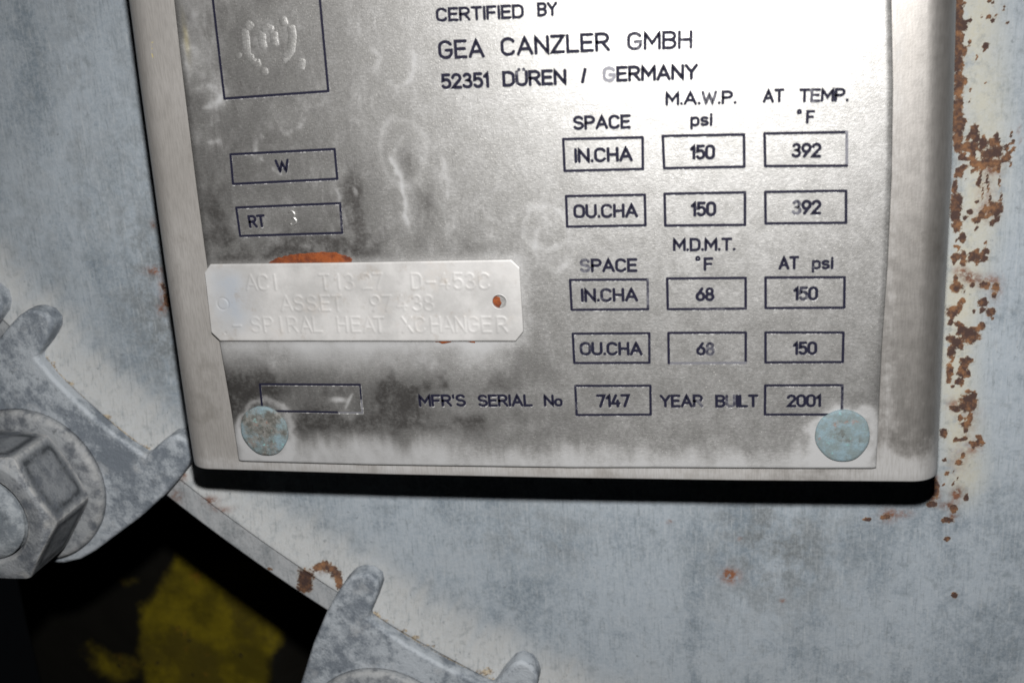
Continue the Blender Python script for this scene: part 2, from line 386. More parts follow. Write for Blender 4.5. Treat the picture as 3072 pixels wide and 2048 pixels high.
BOXES= [('c1', 'r1', [(109.56, -97.86), (131.44, -97.46), (131.28, -88.82), (109.53, -89.05)]), ('c2', 'r1', [(136.9, -97.58), (158.56, -97.1), (158.64, -88.45), (137.1, -88.81)]), ('c3', 'r1', [(163.95, -97.14), (185.16, -96.63), (185.41, -87.74), (164.19, -88.4)]), ('c1', 'r2', [(109.58, -81.94), (131.6, -81.64), (131.58, -73.04), (109.49, -73.23)]), ('c2', 'r2', [(137.07, -81.74), (158.84, -81.43), (158.85, -72.42), (137.08, -72.81)]), ('c3', 'r2', [(164.24, -81.38), (185.42, -81.0), (185.66, -72.28), (164.41, -72.67)]), ('c1', 'r3', [(109.57, -57.64), (131.78, -57.41), (131.68, -48.61), (109.65, -48.72)]), ('c2', 'r3', [(137.29, -57.56), (159.06, -57.37), (159.08, -48.46), (137.32, -48.53)]), ('c3', 'r3', [(164.48, -57.36), (185.71, -57.05), (185.84, -48.37), (164.58, -48.52)]), ('c1', 'r4', [(109.64, -41.47), (131.86, -41.41), (131.68, -32.41), (109.65, -32.4)]), ('c2', 'r4', [(137.34, -41.45), (159.13, -41.38), (159.1, -32.32), (137.28, -32.26)]), ('c3', 'r4', [(164.59, -41.34), (185.84, -41.15), (185.89, -32.44), (164.65, -32.39)]), ('c1', 'r5', [(109.62, -25.24), (131.79, -25.3), (131.66, -16.25), (109.62, -15.98)]), ('c3', 'r5', [(164.62, -25.41), (186.0, -25.51), (186.05, -16.58), (164.6, -16.45)]), ('l', 'w', [(10.85, -97.43), (43.04, -97.73), (42.85, -89.14), (10.39, -88.71)]), ('l', 'rt', [(10.34, -81.64), (42.89, -81.97), (42.51, -73.16), (10.34, -73.02)]), ('l', 'bb', [(10.01, -25.69), (42.79, -25.55), (42.62, -16.29), (9.64, -16.78)]), ('l', 'big', [(11.96, -140.8), (43.72, -138.83), (43.07, -114.09), (11.39, -113.48)])]
TAGCH= [('A', (11.78, -56.2)), ('C', (15.53, -56.13)), ('I', (19.47, -56.07)), ('T', (35.16, -55.82)), ('1', (39.18, -55.76)), ('3', (42.82, -55.7)), ('2', (48.29, -55.84)), ('7', (51.95, -55.78)), ('D', (63.77, -55.59)), ('-', (68.05, -55.52)), ('4', (72.2, -55.45)), ('5', (76.33, -55.38)), ('3', (79.99, -55.32)), ('C', (84.2, -55.26)), ('A', (22.2, -49.42)), ('S', (26.12, -49.37)), ('S', (30.25, -49.32)), ('.', (32.49, -49.29)), ('E', (34.61, -49.26)), ('T', (38.35, -49.22)), ('9', (50.34, -49.07)), ('7', (54.02, -49.02)), ('4', (58.6, -48.96)), ('3', (63.27, -48.91)), ('8', (66.9, -48.86)), ('-', (5.12, -42.78)), ('S', (11.31, -42.73)), ('P', (15.42, -42.69)), ('I', (19.51, -42.65)), ('R', (23.23, -42.62)), ('A', (27.64, -42.58)), ('L', (31.2, -42.55)), ('H', (39.22, -42.48)), ('E', (43.44, -42.45)), ('A', (47.66, -42.31)), ('T', (50.91, -42.29)), ('X', (59.68, -42.21)), ('C', (63.69, -42.18)), ('H', (68.48, -42.13)), ('A', (72.11, -42.1)), ('N', (76.06, -42.07)), ('G', (80.0, -42.03)), ('E', (83.92, -42.0)), ('R', (88.71, -41.96))]
RUST= [(220.6,-120.3,1.0,1.4),(221.4,-113.5,0.6,1.1),(221.9,-105.0,0.7,1.1),(222.4,-93.5,0.8,0.8),(220.5,-126.3,0.4,0.5),(222.4,-121.8,0.4,0.7),(222.6,-115.8,0.4,0.9),(223.6,-102.4,0.4,0.6),(223.6,-99.4,0.2,0.5),(224.8,-111.5,0.2,0.6),(224.2,-110.0,0.4,0.3),(227.0,-114.5,0.7,0.9),(226.7,-113.1,0.2,0.5),(227.3,-126.9,0.5,0.4),(228.2,-126.1,0.4,0.8),(225.5,-122.9,0.2,0.5),(227.2,-122.5,0.6,0.6),(228.4,-121.5,0.5,0.6),(229.3,-122.6,0.2,0.5),(231.2,-124.6,0.4,0.6),(232.4,-120.4,0.4,0.5),(227.5,-104.1,0.2,0.3),(228.9,-104.3,0.2,0.3),(226.5,-92.3,0.2,0.4),(225.4,-90.2,1.1,1.9),(223.9,-88.9,0.6,0.8),(226.1,-88.5,0.9,1.6),(223.8,-86.0,2.1,1.3),(225.9,-86.0,0.8,1.3),(221.2,-85.8,0.9,1.3),(228.0,-86.8,0.9,1.9),(230.7,-87.0,1.2,1.3),(231.6,-88.6,0.5,1.4),(232.4,-87.0,0.3,1.0),(232.1,-84.4,1.4,1.6),(229.8,-83.5,1.8,1.3),(234.8,-85.6,0.5,1.1),(236.2,-87.0,0.5,0.6),(235.7,-89.4,0.2,1.0),(235.0,-82.4,1.1,1.0),(235.5,-84.0,0.5,0.6),(236.6,-84.9,0.6,0.6),(222.4,-83.2,0.9,1.0),(224.0,-82.5,1.1,0.5),(225.5,-83.7,0.6,2.3),(226.6,-80.7,0.5,1.6),(223.2,-80.1,1.1,0.7),(221.7,-79.0,0.9,0.7),(228.1,-81.0,0.7,1.3),(229.3,-81.3,1.5,1.0),(231.1,-80.9,1.2,1.0),(232.9,-79.9,0.6,1.6),(236.1,-80.2,0.2,0.5),(218.7,-126.7,1.1,2.0),(219.1,-124.3,1.1,2.0),(219.2,-121.0,1.3,2.0),(219.4,-117.3,1.3,2.0),(219.7,-113.6,1.4,2.0),(219.7,-109.9,1.4,2.1),(220.0,-106.2,1.1,2.1),(220.3,-102.4,1.2,2.1),(220.6,-98.6,1.2,2.1),(220.5,-95.1,1.3,2.1),(220.9,-91.9,1.4,2.1),(221.0,-88.7,1.2,2.1),(223.2,-80.1,1.1,0.7),(221.6,-78.1,1.1,0.8),(222.6,-78.4,0.4,1.5),(225.9,-81.5,0.9,1.1),(226.8,-80.2,0.4,1.5),(225.5,-78.7,0.4,0.6),(227.9,-81.1,0.8,1.0),(228.8,-79.8,0.4,0.7),(230.5,-81.0,1.8,1.0),(231.4,-78.7,0.4,0.3),(232.8,-79.3,0.6,1.1),(234.4,-81.7,1.2,0.5),(236.1,-80.3,0.2,0.6),(223.7,-76.3,0.3,0.3),(227.4,-75.2,0.7,0.9),(220.9,-74.1,0.7,2.0),(221.6,-70.1,1.4,2.3),(221.6,-67.8,1.5,2.4),(221.6,-65.1,1.1,2.0),(222.2,-62.7,1.3,1.5),(222.0,-61.1,0.5,0.7),(225.7,-66.6,0.8,0.8),(227.7,-64.1,1.1,0.8),(228.9,-65.7,0.9,1.2),(232.9,-67.5,1.7,1.7),(232.1,-63.1,0.6,0.9),(233.3,-64.1,0.7,0.8),(230.6,-65.2,0.8,0.5),(229.9,-67.6,0.4,1.3),(227.4,-69.6,0.5,0.5),(227.2,-60.8,0.4,0.4),(227.9,-61.6,0.4,0.3),(224.4,-64.7,0.5,0.6),(224.0,-59.0,0.9,1.3),(224.2,-57.8,0.5,0.5),(222.2,-57.8,0.4,0.4),(222.3,-56.1,0.9,0.3),(223.1,-55.6,0.4,0.7),(222.4,-52.9,1.1,1.0),(222.0,-51.3,0.5,0.9),(224.6,-53.2,0.6,1.5),(224.7,-51.1,0.9,0.9),(227.0,-52.9,0.9,1.4),(228.2,-54.1,0.8,1.2),(229.3,-53.2,0.9,0.9),(230.7,-54.4,1.1,0.9),(230.7,-52.2,0.9,0.8),(228.7,-51.5,0.6,0.7),(230.7,-57.0,0.4,0.7),(228.6,-50.7,0.3,0.5),(222.7,-46.0,0.6,1.2),(223.1,-43.5,1.5,1.4),(227.7,-44.1,0.6,0.7),(231.3,-44.1,1.4,1.2),(234.5,-43.3,0.9,1.2),(225.4,-42.2,0.4,0.4),(234.1,-40.9,0.6,0.9),(225.3,-39.3,0.7,0.7),(231.2,-38.5,1.3,1.2),(230.1,-38.0,0.6,0.6),(231.6,-39.9,0.3,0.4),(230.9,-36.0,0.7,0.8),(233.5,-35.6,1.3,1.2),(228.7,-35.7,0.4,0.7),(234.1,-33.3,0.4,0.6),(233.1,-33.2,0.3,0.3),(222.7,-35.8,1.8,1.6),(224.4,-37.5,0.8,1.1),(222.4,-34.0,0.5,0.9),(222.0,-32.2,0.8,0.7),(224.3,-31.7,1.1,0.8),(225.5,-30.1,1.0,0.8),(227.1,-29.3,1.3,0.6),(229.0,-30.2,1.0,0.6),(231.1,-30.9,1.0,1.0),(229.9,-76.5,0.2,1.5),(230.3,-73.8,0.2,1.5),(231.1,-70.5,0.2,1.5),(227.9,-76.9,0.2,2.3),(228.9,-72.6,0.2,2.0),(233.3,-75.4,0.2,2.0),(234.1,-70.7,0.2,1.7),(225.6,-30.0,1.2,1.3),(227.0,-28.9,1.5,1.1),(228.7,-30.2,1.0,0.6),(231.1,-30.6,0.8,0.6),(224.5,-28.7,0.5,0.6),(226.0,-27.0,1.0,0.6),(228.6,-27.6,1.9,1.9),(222.5,-27.0,1.2,1.2),(224.1,-25.7,1.5,1.5),(225.6,-24.4,0.6,1.1),(222.7,-22.7,1.0,1.7),(222.7,-16.6,1.0,2.2),(222.3,-13.1,0.6,0.8),(223.3,-20.6,0.4,1.1),(227.2,-19.7,1.7,1.1),(228.7,-19.9,0.5,0.8),(226.7,-17.5,1.2,2.2),(226.2,-15.8,1.2,1.3),(227.8,-15.3,0.9,1.0),(226.4,-13.1,0.6,1.5),(225.0,-12.9,0.8,0.7),(223.8,-11.4,0.6,0.4),(228.2,-9.7,0.9,0.6),(228.6,-5.9,2.3,2.4),(230.2,-8.5,0.9,1.1),(230.0,-4.3,0.8,1.1),(224.2,-4.3,1.0,0.6),(225.4,-3.4,0.9,0.7),(226.5,-0.5,0.6,1.1),(229.5,-0.7,0.6,1.8),(228.2,1.3,1.4,0.8),(228.3,-0.7,0.8,0.4),(228.5,3.5,0.6,0.9),(221.9,4.5,1.0,1.5),(225.6,6.7,0.6,0.9),(226.9,6.8,0.8,0.5),(228.3,6.2,0.7,0.8),(232.2,5.5,0.7,0.6),(232.9,6.9,0.7,1.4),(233.9,8.1,0.6,0.6),(231.2,7.8,1.4,0.7),(231.2,9.2,0.6,0.5),(228.2,12.2,0.6,0.9),(227.2,14.5,1.0,0.8),(222.7,13.8,0.6,0.6),(223.6,18.5,0.6,0.6),(225.6,18.0,0.2,0.5),(227.1,20.3,0.3,0.7),(225.8,22.1,0.3,0.8),(223.0,22.4,0.3,0.4),(228.5,62.6,0.8,1.0),(0.5,64.2,2.3,4.1),(-0.7,67.7,2.0,1.6),(1.6,61.5,2.5,2.2),(6.4,58.4,1.7,1.2),(9.0,57.5,1.7,1.1),(11.2,59.3,2.0,1.2),(13.2,61.6,1.5,1.6),(13.9,64.2,1.1,2.1),(-12.8,60.1,0.9,0.6)]
STAIN= [(237.6,-90.3,0.4,1.4,0.9),(238.4,-87.4,0.3,1.0,0.9),(231.3,-79.3,1.8,1.3,1),(230.9,-80.0,2.8,2.3,1),(229.9,-72.2,2.8,5.7,0.5),(230.3,-65.9,3.4,2.4,0.9),(224.1,-48.4,1.9,1.6,1.2),(226.8,-46.4,2.2,1.9,1.2),(231.6,-45.4,4.1,2.1,1.0),(234.6,-41.9,1.6,3.1,0.9),(227.4,25.4,2.4,2.3,1),(231.3,9.6,2.0,2.3,0.9),(224.9,-5.2,2.4,2.2,0.9),(206.5,33.7,2.9,2.4,1.1),(211.5,33.1,2.5,1.4,0.7),(220.3,21.3,1.2,1.9,1.2),(220.4,26.9,1.8,2.4,1.2),(224.8,29.9,2.4,1.4,1.3),(226.8,26.3,0.9,2.4,1.2),(226.4,33.7,1.4,1.3,1.2),(227.5,13.3,3.6,5.5,0.35),(229.9,-0.3,3.1,5.4,0.4),(155.3,58.2,3.1,2.9,1.3),(154.1,57.4,1.2,1.4,1.3),(172.6,67.1,0.9,0.8,1.2),(158.3,43.9,0.7,0.7,0.8),(134.7,38.1,0.9,0.7,1.2),(-40.9,-53.7,3.7,1.7,1.1),(-38.9,-48.5,1.5,2.4,0.9),(-38.2,-43.0,2.1,2.9,1.5),(-40.9,-39.5,1.7,2.0,1),(-38.6,-70.1,1.0,1.5,1.1),(-41.3,22.4,1.7,2.3,1.4),(-31.7,32.0,3.0,1.8,1.2),(-45.8,31.3,3.1,3.2,0.7),(-27.7,35.6,4.0,1.3,0.8),(8.2,59.5,2.0,1.1,1.5)]
DIRT= [(27.0,76.7,2.8,1.6),(30.5,79.4,2.8,1.1),(37.0,83.0,1.9,0.7),(41.5,85.6,1.7,0.8),(46.1,88.8,2.6,0.7),(66.2,99.4,3.7,1.9),(69.2,102.4,2.8,1.4),(57.5,97.3,2.3,0.6),(50.8,93.5,2.3,0.5),(-85.6,-20.5,3.4,1.6),(-88.0,-23.4,2.3,1.5),(-79.5,-13.6,3.0,1.5),(-67.0,-0.9,2.2,0.9),(-54.9,11.2,3.4,1.2)]
STAMP = [[(20.22,-132.42),(20.29,-129.62),(20.0,-125.31),(20.97,-124.38),(22.12,-124.1)],[(34.15,-132.68),(34.32,-129.69),(33.4,-125.88),(32.42,-124.85),(31.31,-123.62)],[(25.3,-131.48),(25.08,-128.92),(25.22,-126.54)],[(28.9,-131.28),(28.75,-129.14),(28.84,-126.99)],[(31.87,-134.93),(32.17,-133.64),(32.33,-132.36)],[(22.84,-134.19),(22.02,-133.38),(20.48,-132.62)],[(25.3,-131.48),(27.26,-132.2),(28.93,-131.4)],[(22.15,-124.32),(21.76,-123.25),(22.41,-122.78),(24,-122.9)],[(30.9,-124.07),(31.31,-123.62),(30.2,-123.2)],[(17.12,-125.9),(17.64,-124.56)],[(36.25,-123.57),(36.0,-122),(35.35,-120.15)],[(24.63,-121.58),(24.56,-119.39)]]

WISPS= [([(60.7,-96.7),(63.7,-100.9),(66.9,-101.4),(69.2,-98.3)],0.5),([(59.8,-93.7),(61.7,-89.9),(62.2,-85.4),(62.6,-79.7),(63.3,-73.3)],1),([(75.0,-99.2),(74.8,-89.4),(76.0,-79.9),(76.7,-72.3)],0.75),([(87.3,-76.4),(87.6,-68.1)],0.6),([(56.5,-124.7),(58.9,-122.8),(57.1,-117.6)],0.6),([(61.9,-115.5),(63.6,-113.7),(67.7,-115.8),(69.3,-119.9),(68.4,-123.5)],0.8),([(22.6,-105.8),(25.4,-104.4),(28.6,-102.7),(32.8,-104.4),(35.7,-106.4)],0.9),([(17.8,-97.8),(20.2,-100.9),(21.1,-102.1)],0.8),([(20.2,-95.8),(21.9,-93.5),(25.7,-91.1)],0.8),([(3.1,-117.2),(11.1,-116.8),(10.0,-113.8)],0.7),([(4.1,-111.0),(7.2,-111.4),(10.7,-114.4)],0.8),([(4.6,-100.9),(7.3,-101.1),(9.6,-102.5)],0.8),([(103.0,-73.2),(100.1,-72.0),(100.1,-65.9),(102.4,-62.0),(105.5,-60.7),(108.7,-61.9),(111.1,-66.3)],0.6),([(134.5,-61.7),(136.6,-60.1),(137.1,-56.9)],0.8),([(42.2,-86.1),(42.6,-80.9),(43.5,-77.0)],0.8),([(1.3,-123.4),(2.3,-120.9)],0.8),([(1.5,-132.5),(5.4,-131.7)],0.7),([(2.8,-128.2),(5.6,-128.7)],0.9),([(43.4,-105.5),(43.5,-100.5),(44.4,-96.8)],0.5),([(36.1,-109.5),(40.8,-110.5),(42.4,-112.9)],0.4),([(81.6,-86.0),(83.1,-81.0)],0.5),([(70.0,-106.7),(73.2,-107.8)],0.4),([(8.3,-107.0),(4.7,-105.9),(1.3,-102.3)],0.4),([(26.3,-70.2),(30.4,-69.5),(37.2,-69.7)],0.5),([(54.4,-105.0),(50.6,-99.6)],0.4),([(141.7,-74.9),(142.8,-71.2)],0.4),([(119.8,-72.4),(122.1,-69.8)],0.3)]
TARN= [(47.2,-86.6,2.6,4.5,0.8),(47.5,-77.6,2.0,5.9,0.6),(64.8,-92.2,3.2,5.6,0.45),(68.9,-80.1,2.6,7.7,0.5),(35.8,-69.4,9.5,2.0,0.6),(3.9,-78.8,4.2,8.1,0.3),(3.4,-136.0,1.3,1.8,0.5),(23.0,-101.4,2.7,1.9,0.35),(1.9,-118.5,2.7,3.1,0.3)]
def seg_dist(px, py, a, b):
    ax, ay = a; bx_, by_ = b
    dx, dy = bx_ - ax, by_ - ay; L2 = dx * dx + dy * dy + 1e-9
    t = np.clip(((px - ax) * dx + (py - ay) * dy) / L2, 0, 1)
    return np.hypot(px - ax - t * dx, py - ay - t * dy)
def lift(p, z):
    """same line of sight, but on a plane a little proud of the nameplate (measurements were taken on its face)"""
    k = -z / 301.2
    return (p[0] + (CAM[0] - p[0]) * k, p[1] + (CAM[1] - p[1]) * k)

# ------------------------------------------------------------------ vessel cover (round, dished rim with a bare ring)
CX, CY, RO = 345.45, -403.5, 587.3
def cover_z(r):
    z = np.full_like(r, 38.0)
    k = np.clip((r - 558.0) / 18.0, 0, 1)
    z = z - 4.2 * k ** 1.7
    z = np.where(r > 576.6, 34.6 + 0.9 * (r - 576.6) / 10.0, z)
    return z
def build_cover():
    fine = np.radians(np.arange(95, 156, 0.085)); coarse = np.radians(np.arange(157, 454, 3.0))
    ph = np.concatenate([fine, coarse])
    rr = np.concatenate([np.linspace(0.5, 255, 18), np.arange(256, 576.2, 0.9), [576.35, 576.6, 576.9], np.arange(577.5, 586.6, 0.9), [587.0, 587.3, 587.3, 587.3, 583.0, 560.0]])
    zz = cover_z(rr)
    zz[-6:] = [35.6, 35.9, 36.6, 84.0, 86.0, 86.0]
    P, R = np.meshgrid(ph, rr, indexing='ij')
    X = CX + R * np.cos(P); Y = CY + R * np.sin(P); Z = np.tile(zz, (len(ph), 1))
    # slight hand-wrought unevenness of the sheet
    Z = Z + np.where(R < 580, 0.5 * (fbm(X / 45 + 40, Y / 45 + 60, 3, 3) - 0.5), 0)
    me = grid_mesh('vessel_cover', X, Y, Z, wrap=True)
    n = X.shape[0]
    me2 = me
    x, y, r = X.ravel(), Y.ravel(), R.ravel()
    def splat(lst, soft=False):
        f = np.zeros_like(x)
        for b in lst:
            cx, cy, ax, ay = b[:4]; ax = max(ax, 0.3); ay = max(ay, 0.3)
            idx = np.where((np.abs(x - cx) < 3 * ax) & (np.abs(y - cy) < 3 * ay))[0]
            d2 = ((x[idx] - cx) / ax) ** 2 + ((y[idx] - cy) / ay) ** 2
            v = b[4] * np.exp(-d2 * 1.1) if soft else np.clip(1.0 - 0.5 * np.sqrt(d2), 0, 1)
            f[idx] = np.maximum(f[idx], v) if not soft else f[idx] + v
        return f
    attr(me, 'rust', splat(RUST + [(-38.0, -42.8, 1.1, 2.2), (-38.6, -48.0, 0.6, 1.2), (220.5, 24.5, 1.0, 2.6), (219.6, 29.5, 1.5, 1.0), (226.5, 31.0, 1.0, 1.3), (224.8, 35.2, 1.6, 0.9), (205.5, 34.5, 1.4, 0.8), (199.5, 35.5, 1.1, 0.6), (230, 27, .7, 1.2), (225, 42, 0.9, 0.8)])); attr(me, 'stain', np.clip(splat(STAIN, True), 0, 1.5)); dirt = 0.72 * splat(DIRT)
    for mx, my, th in ((-67.1, -8.5, 46.36), (49.4, 86.1, 31.1)):
        c_, s_ = math.cos(math.radians(th)), math.sin(math.radians(th))
        u = (x - mx) * c_ + (y - my) * s_; v = (x - mx) * s_ - (y - my) * c_
        vl = np.interp(u, [-27, -18, 0, 18, 27], [-3.4, -4.9, -6.0, -4.9, -3.4]) - 0.1
        dirt = np.maximum(dirt, 0.72 * np.exp(-((v - vl) / 0.7) ** 2) * (np.abs(u) < 26.5))
    attr(me, 'dirt', dirt)
    streak = fbm(np.arctan2(y - CY, x - CX) * 160, r / 60, 21, 3)
    dep = sstep(548, 572, r + 8 * (streak - .5)) * sstep(579, 576, r) * (0.7 + 0.5 * streak)
    # paler wash low on the cover and under the bracket
    dep = dep + 0.22 * sstep(470, 560, r) * fbm(x / 30 + 50, y / 30 + 50, 31, 4) + 0.42 * sstep(40, 120, y) * fbm(x / 40 + 50, y / 40 + 50, 41, 4)
    attr(me, 'deposit', dep)
    attr(me, 'ring', np.where(r > 576.5, 1.0, 0.0))
    edge = np.exp(-((x - 226 - 2.5 * np.sin(y / 17)) / 6.5) ** 2) * sstep(36, 18, y) * (0.6 + 0.6 * fbm(x / 6 + 9, y / 14 + 80, 51, 3))
    attr(me, 'cream', np.clip(edge, 0, 1))
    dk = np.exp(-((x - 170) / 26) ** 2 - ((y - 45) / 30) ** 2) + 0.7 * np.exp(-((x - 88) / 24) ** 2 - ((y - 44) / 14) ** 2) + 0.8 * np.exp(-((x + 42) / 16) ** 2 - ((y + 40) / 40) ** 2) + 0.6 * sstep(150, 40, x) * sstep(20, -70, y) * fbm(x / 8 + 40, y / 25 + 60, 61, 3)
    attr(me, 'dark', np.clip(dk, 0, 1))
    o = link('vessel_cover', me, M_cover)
    return tag(o, 'weathered blue grey round vessel cover with rusty flakes behind the raised steel bracket', 'vessel cover')
build_cover()

# ------------------------------------------------------------------ mounting bracket: sheet bent back at both sides
yt = np.array([-175., -145, -120, -100, -64, -28, 2, 8])
xl = np.interp
def bracket():
    ys = np.linspace(-172, 0, 60)
    # arc-length profile points: (side, angle) ; the front runs between xcl and xcr
    prof = []
    for k in range(6): prof.append(('L', 'leg', k / 5.0))
    for k in range(1, 13): prof.append(('L', 'arc', k / 12.0))
    for k in range(1, 60): prof.append(('F', 'flat', k / 60.0))
    for k in range(0, 13): prof.append(('R', 'arc', k / 12.0))
    for k in range(1, 6): prof.append(('R', 'leg', k / 5.0))
    T = 2.0; r = 8.5
    def point(p, y, xcl, xcr, inset, bev=0.0):
        rr_ = r - inset - bev; z0 = 1.0 + r
        if p[0] == 'F':
            return xcl + (xcr - xcl) * p[2], 1.0 + inset + bev
        s_ = -1 if p[0] == 'L' else 1
        xc = xcl if p[0] == 'L' else xcr
        if p[1] == 'leg':
            t = (1 - p[2]) if p[0] == 'L' else p[2]
            return xc + s_ * rr_, z0 + (37.7 - z0) * t
        a = p[2] * math.pi / 2
        if p[0] == 'L': return xc - rr_ * math.cos(a), z0 - rr_ * math.sin(a)
        return xc + rr_ * math.sin(a), z0 - rr_ * math.cos(a)
    bx = [-30, -12.4, 50, 105, 157, 206, 230]; by = [4.3, 4.3, 5.1, 5.3, 5.2, 4.7, 4.7]
    def row(yfrac, inset, bev=0.0, dy=0.0):
        out = []
        for p in prof:
            x0, _ = point(p, 0, -11.0, 205.5, inset, bev)
            yb = float(np.interp(x0, bx, by))
            y = -172 + (yb + 172) * yfrac + dy
            xcl = float(np.interp(y, [-172, -145, -120, -100, -64, -28, 2], [-8.6, -9.2, -10.0, -10.5, -11.4, -12.1, -12.5])) + 0.3
            xcr = float(np.interp(y, [-172, -128, -106, -81, -47, -21, 3], [203.2, 204.0, 204.7, 205.3, 205.5, 205.8, 206.1]))
            x, z = point(p, y, xcl, xcr, inset, bev)
            out.append((x, y, z))
        return out
    fr = np.linspace(0, 1, 70)
    outer = [row(f, 0) for f in fr[:-1]] + [row(1, 0, 0, -0.5), row(1, 0, 0.12, -0.15), row(1, 0, 0.45, 0)]
    inner = [row(f, T) for f in fr[::-1]]
    ring = np.array(outer + inner + [outer[0]])
    ring = np.swapaxes(ring, 0, 1)          # profile along the first axis
    me = grid_mesh('mounting_bracket', ring[..., 0], ring[..., 1], ring[..., 2])
    # close the two leg feet
    bm = bmesh.new(); bm.from_mesh(me)
    bmesh.ops.remove_doubles(bm, verts=bm.verts, dist=1e-7)
    bmesh.ops.recalc_face_normals(bm, faces=bm.faces)
    for f in bm.faces: f.smooth = True
    bm.to_mesh(me); bm.free()
    co = np.zeros(len(me.vertices) * 3, np.float32); me.vertices.foreach_get('co', co); co = co.reshape(-1, 3)
    x = co[:, 0] / S; y = -co[:, 2] / S
    nz = fbm(x / 7 + 60, y / 9 + 90, 71, 4)
    dep = sstep(-12, 4, y + 8 * (nz - .5)) * (0.2 + 0.6 * nz) + sstep(-2, 2, y) * 0.2 + sstep(203, 197, x) * sstep(194, 196, x) * 0.4 + sstep(190, 200, x) * (0.12 + 0.2 * sstep(-60, 0, y)) + 0.3 * np.exp(-((x + 6) / 6) ** 2 - ((y + 80) / 18) ** 2)
    attr(me, 'deposit', dep)
    yl = np.exp(-((x + 9.0 + 0.03 * (y + 126)) / 0.55) ** 2) * sstep(-138, -134, y) * sstep(-119, -124, y)
    attr(me, 'yellow', yl); attr(me, 'shine', sstep(150, 205, x))
    o = link('mounting_bracket', me, M_bracket)
    return tag(o, 'bent satin stainless steel channel standing off the cover, carrying the nameplate', 'bracket')
bracket()

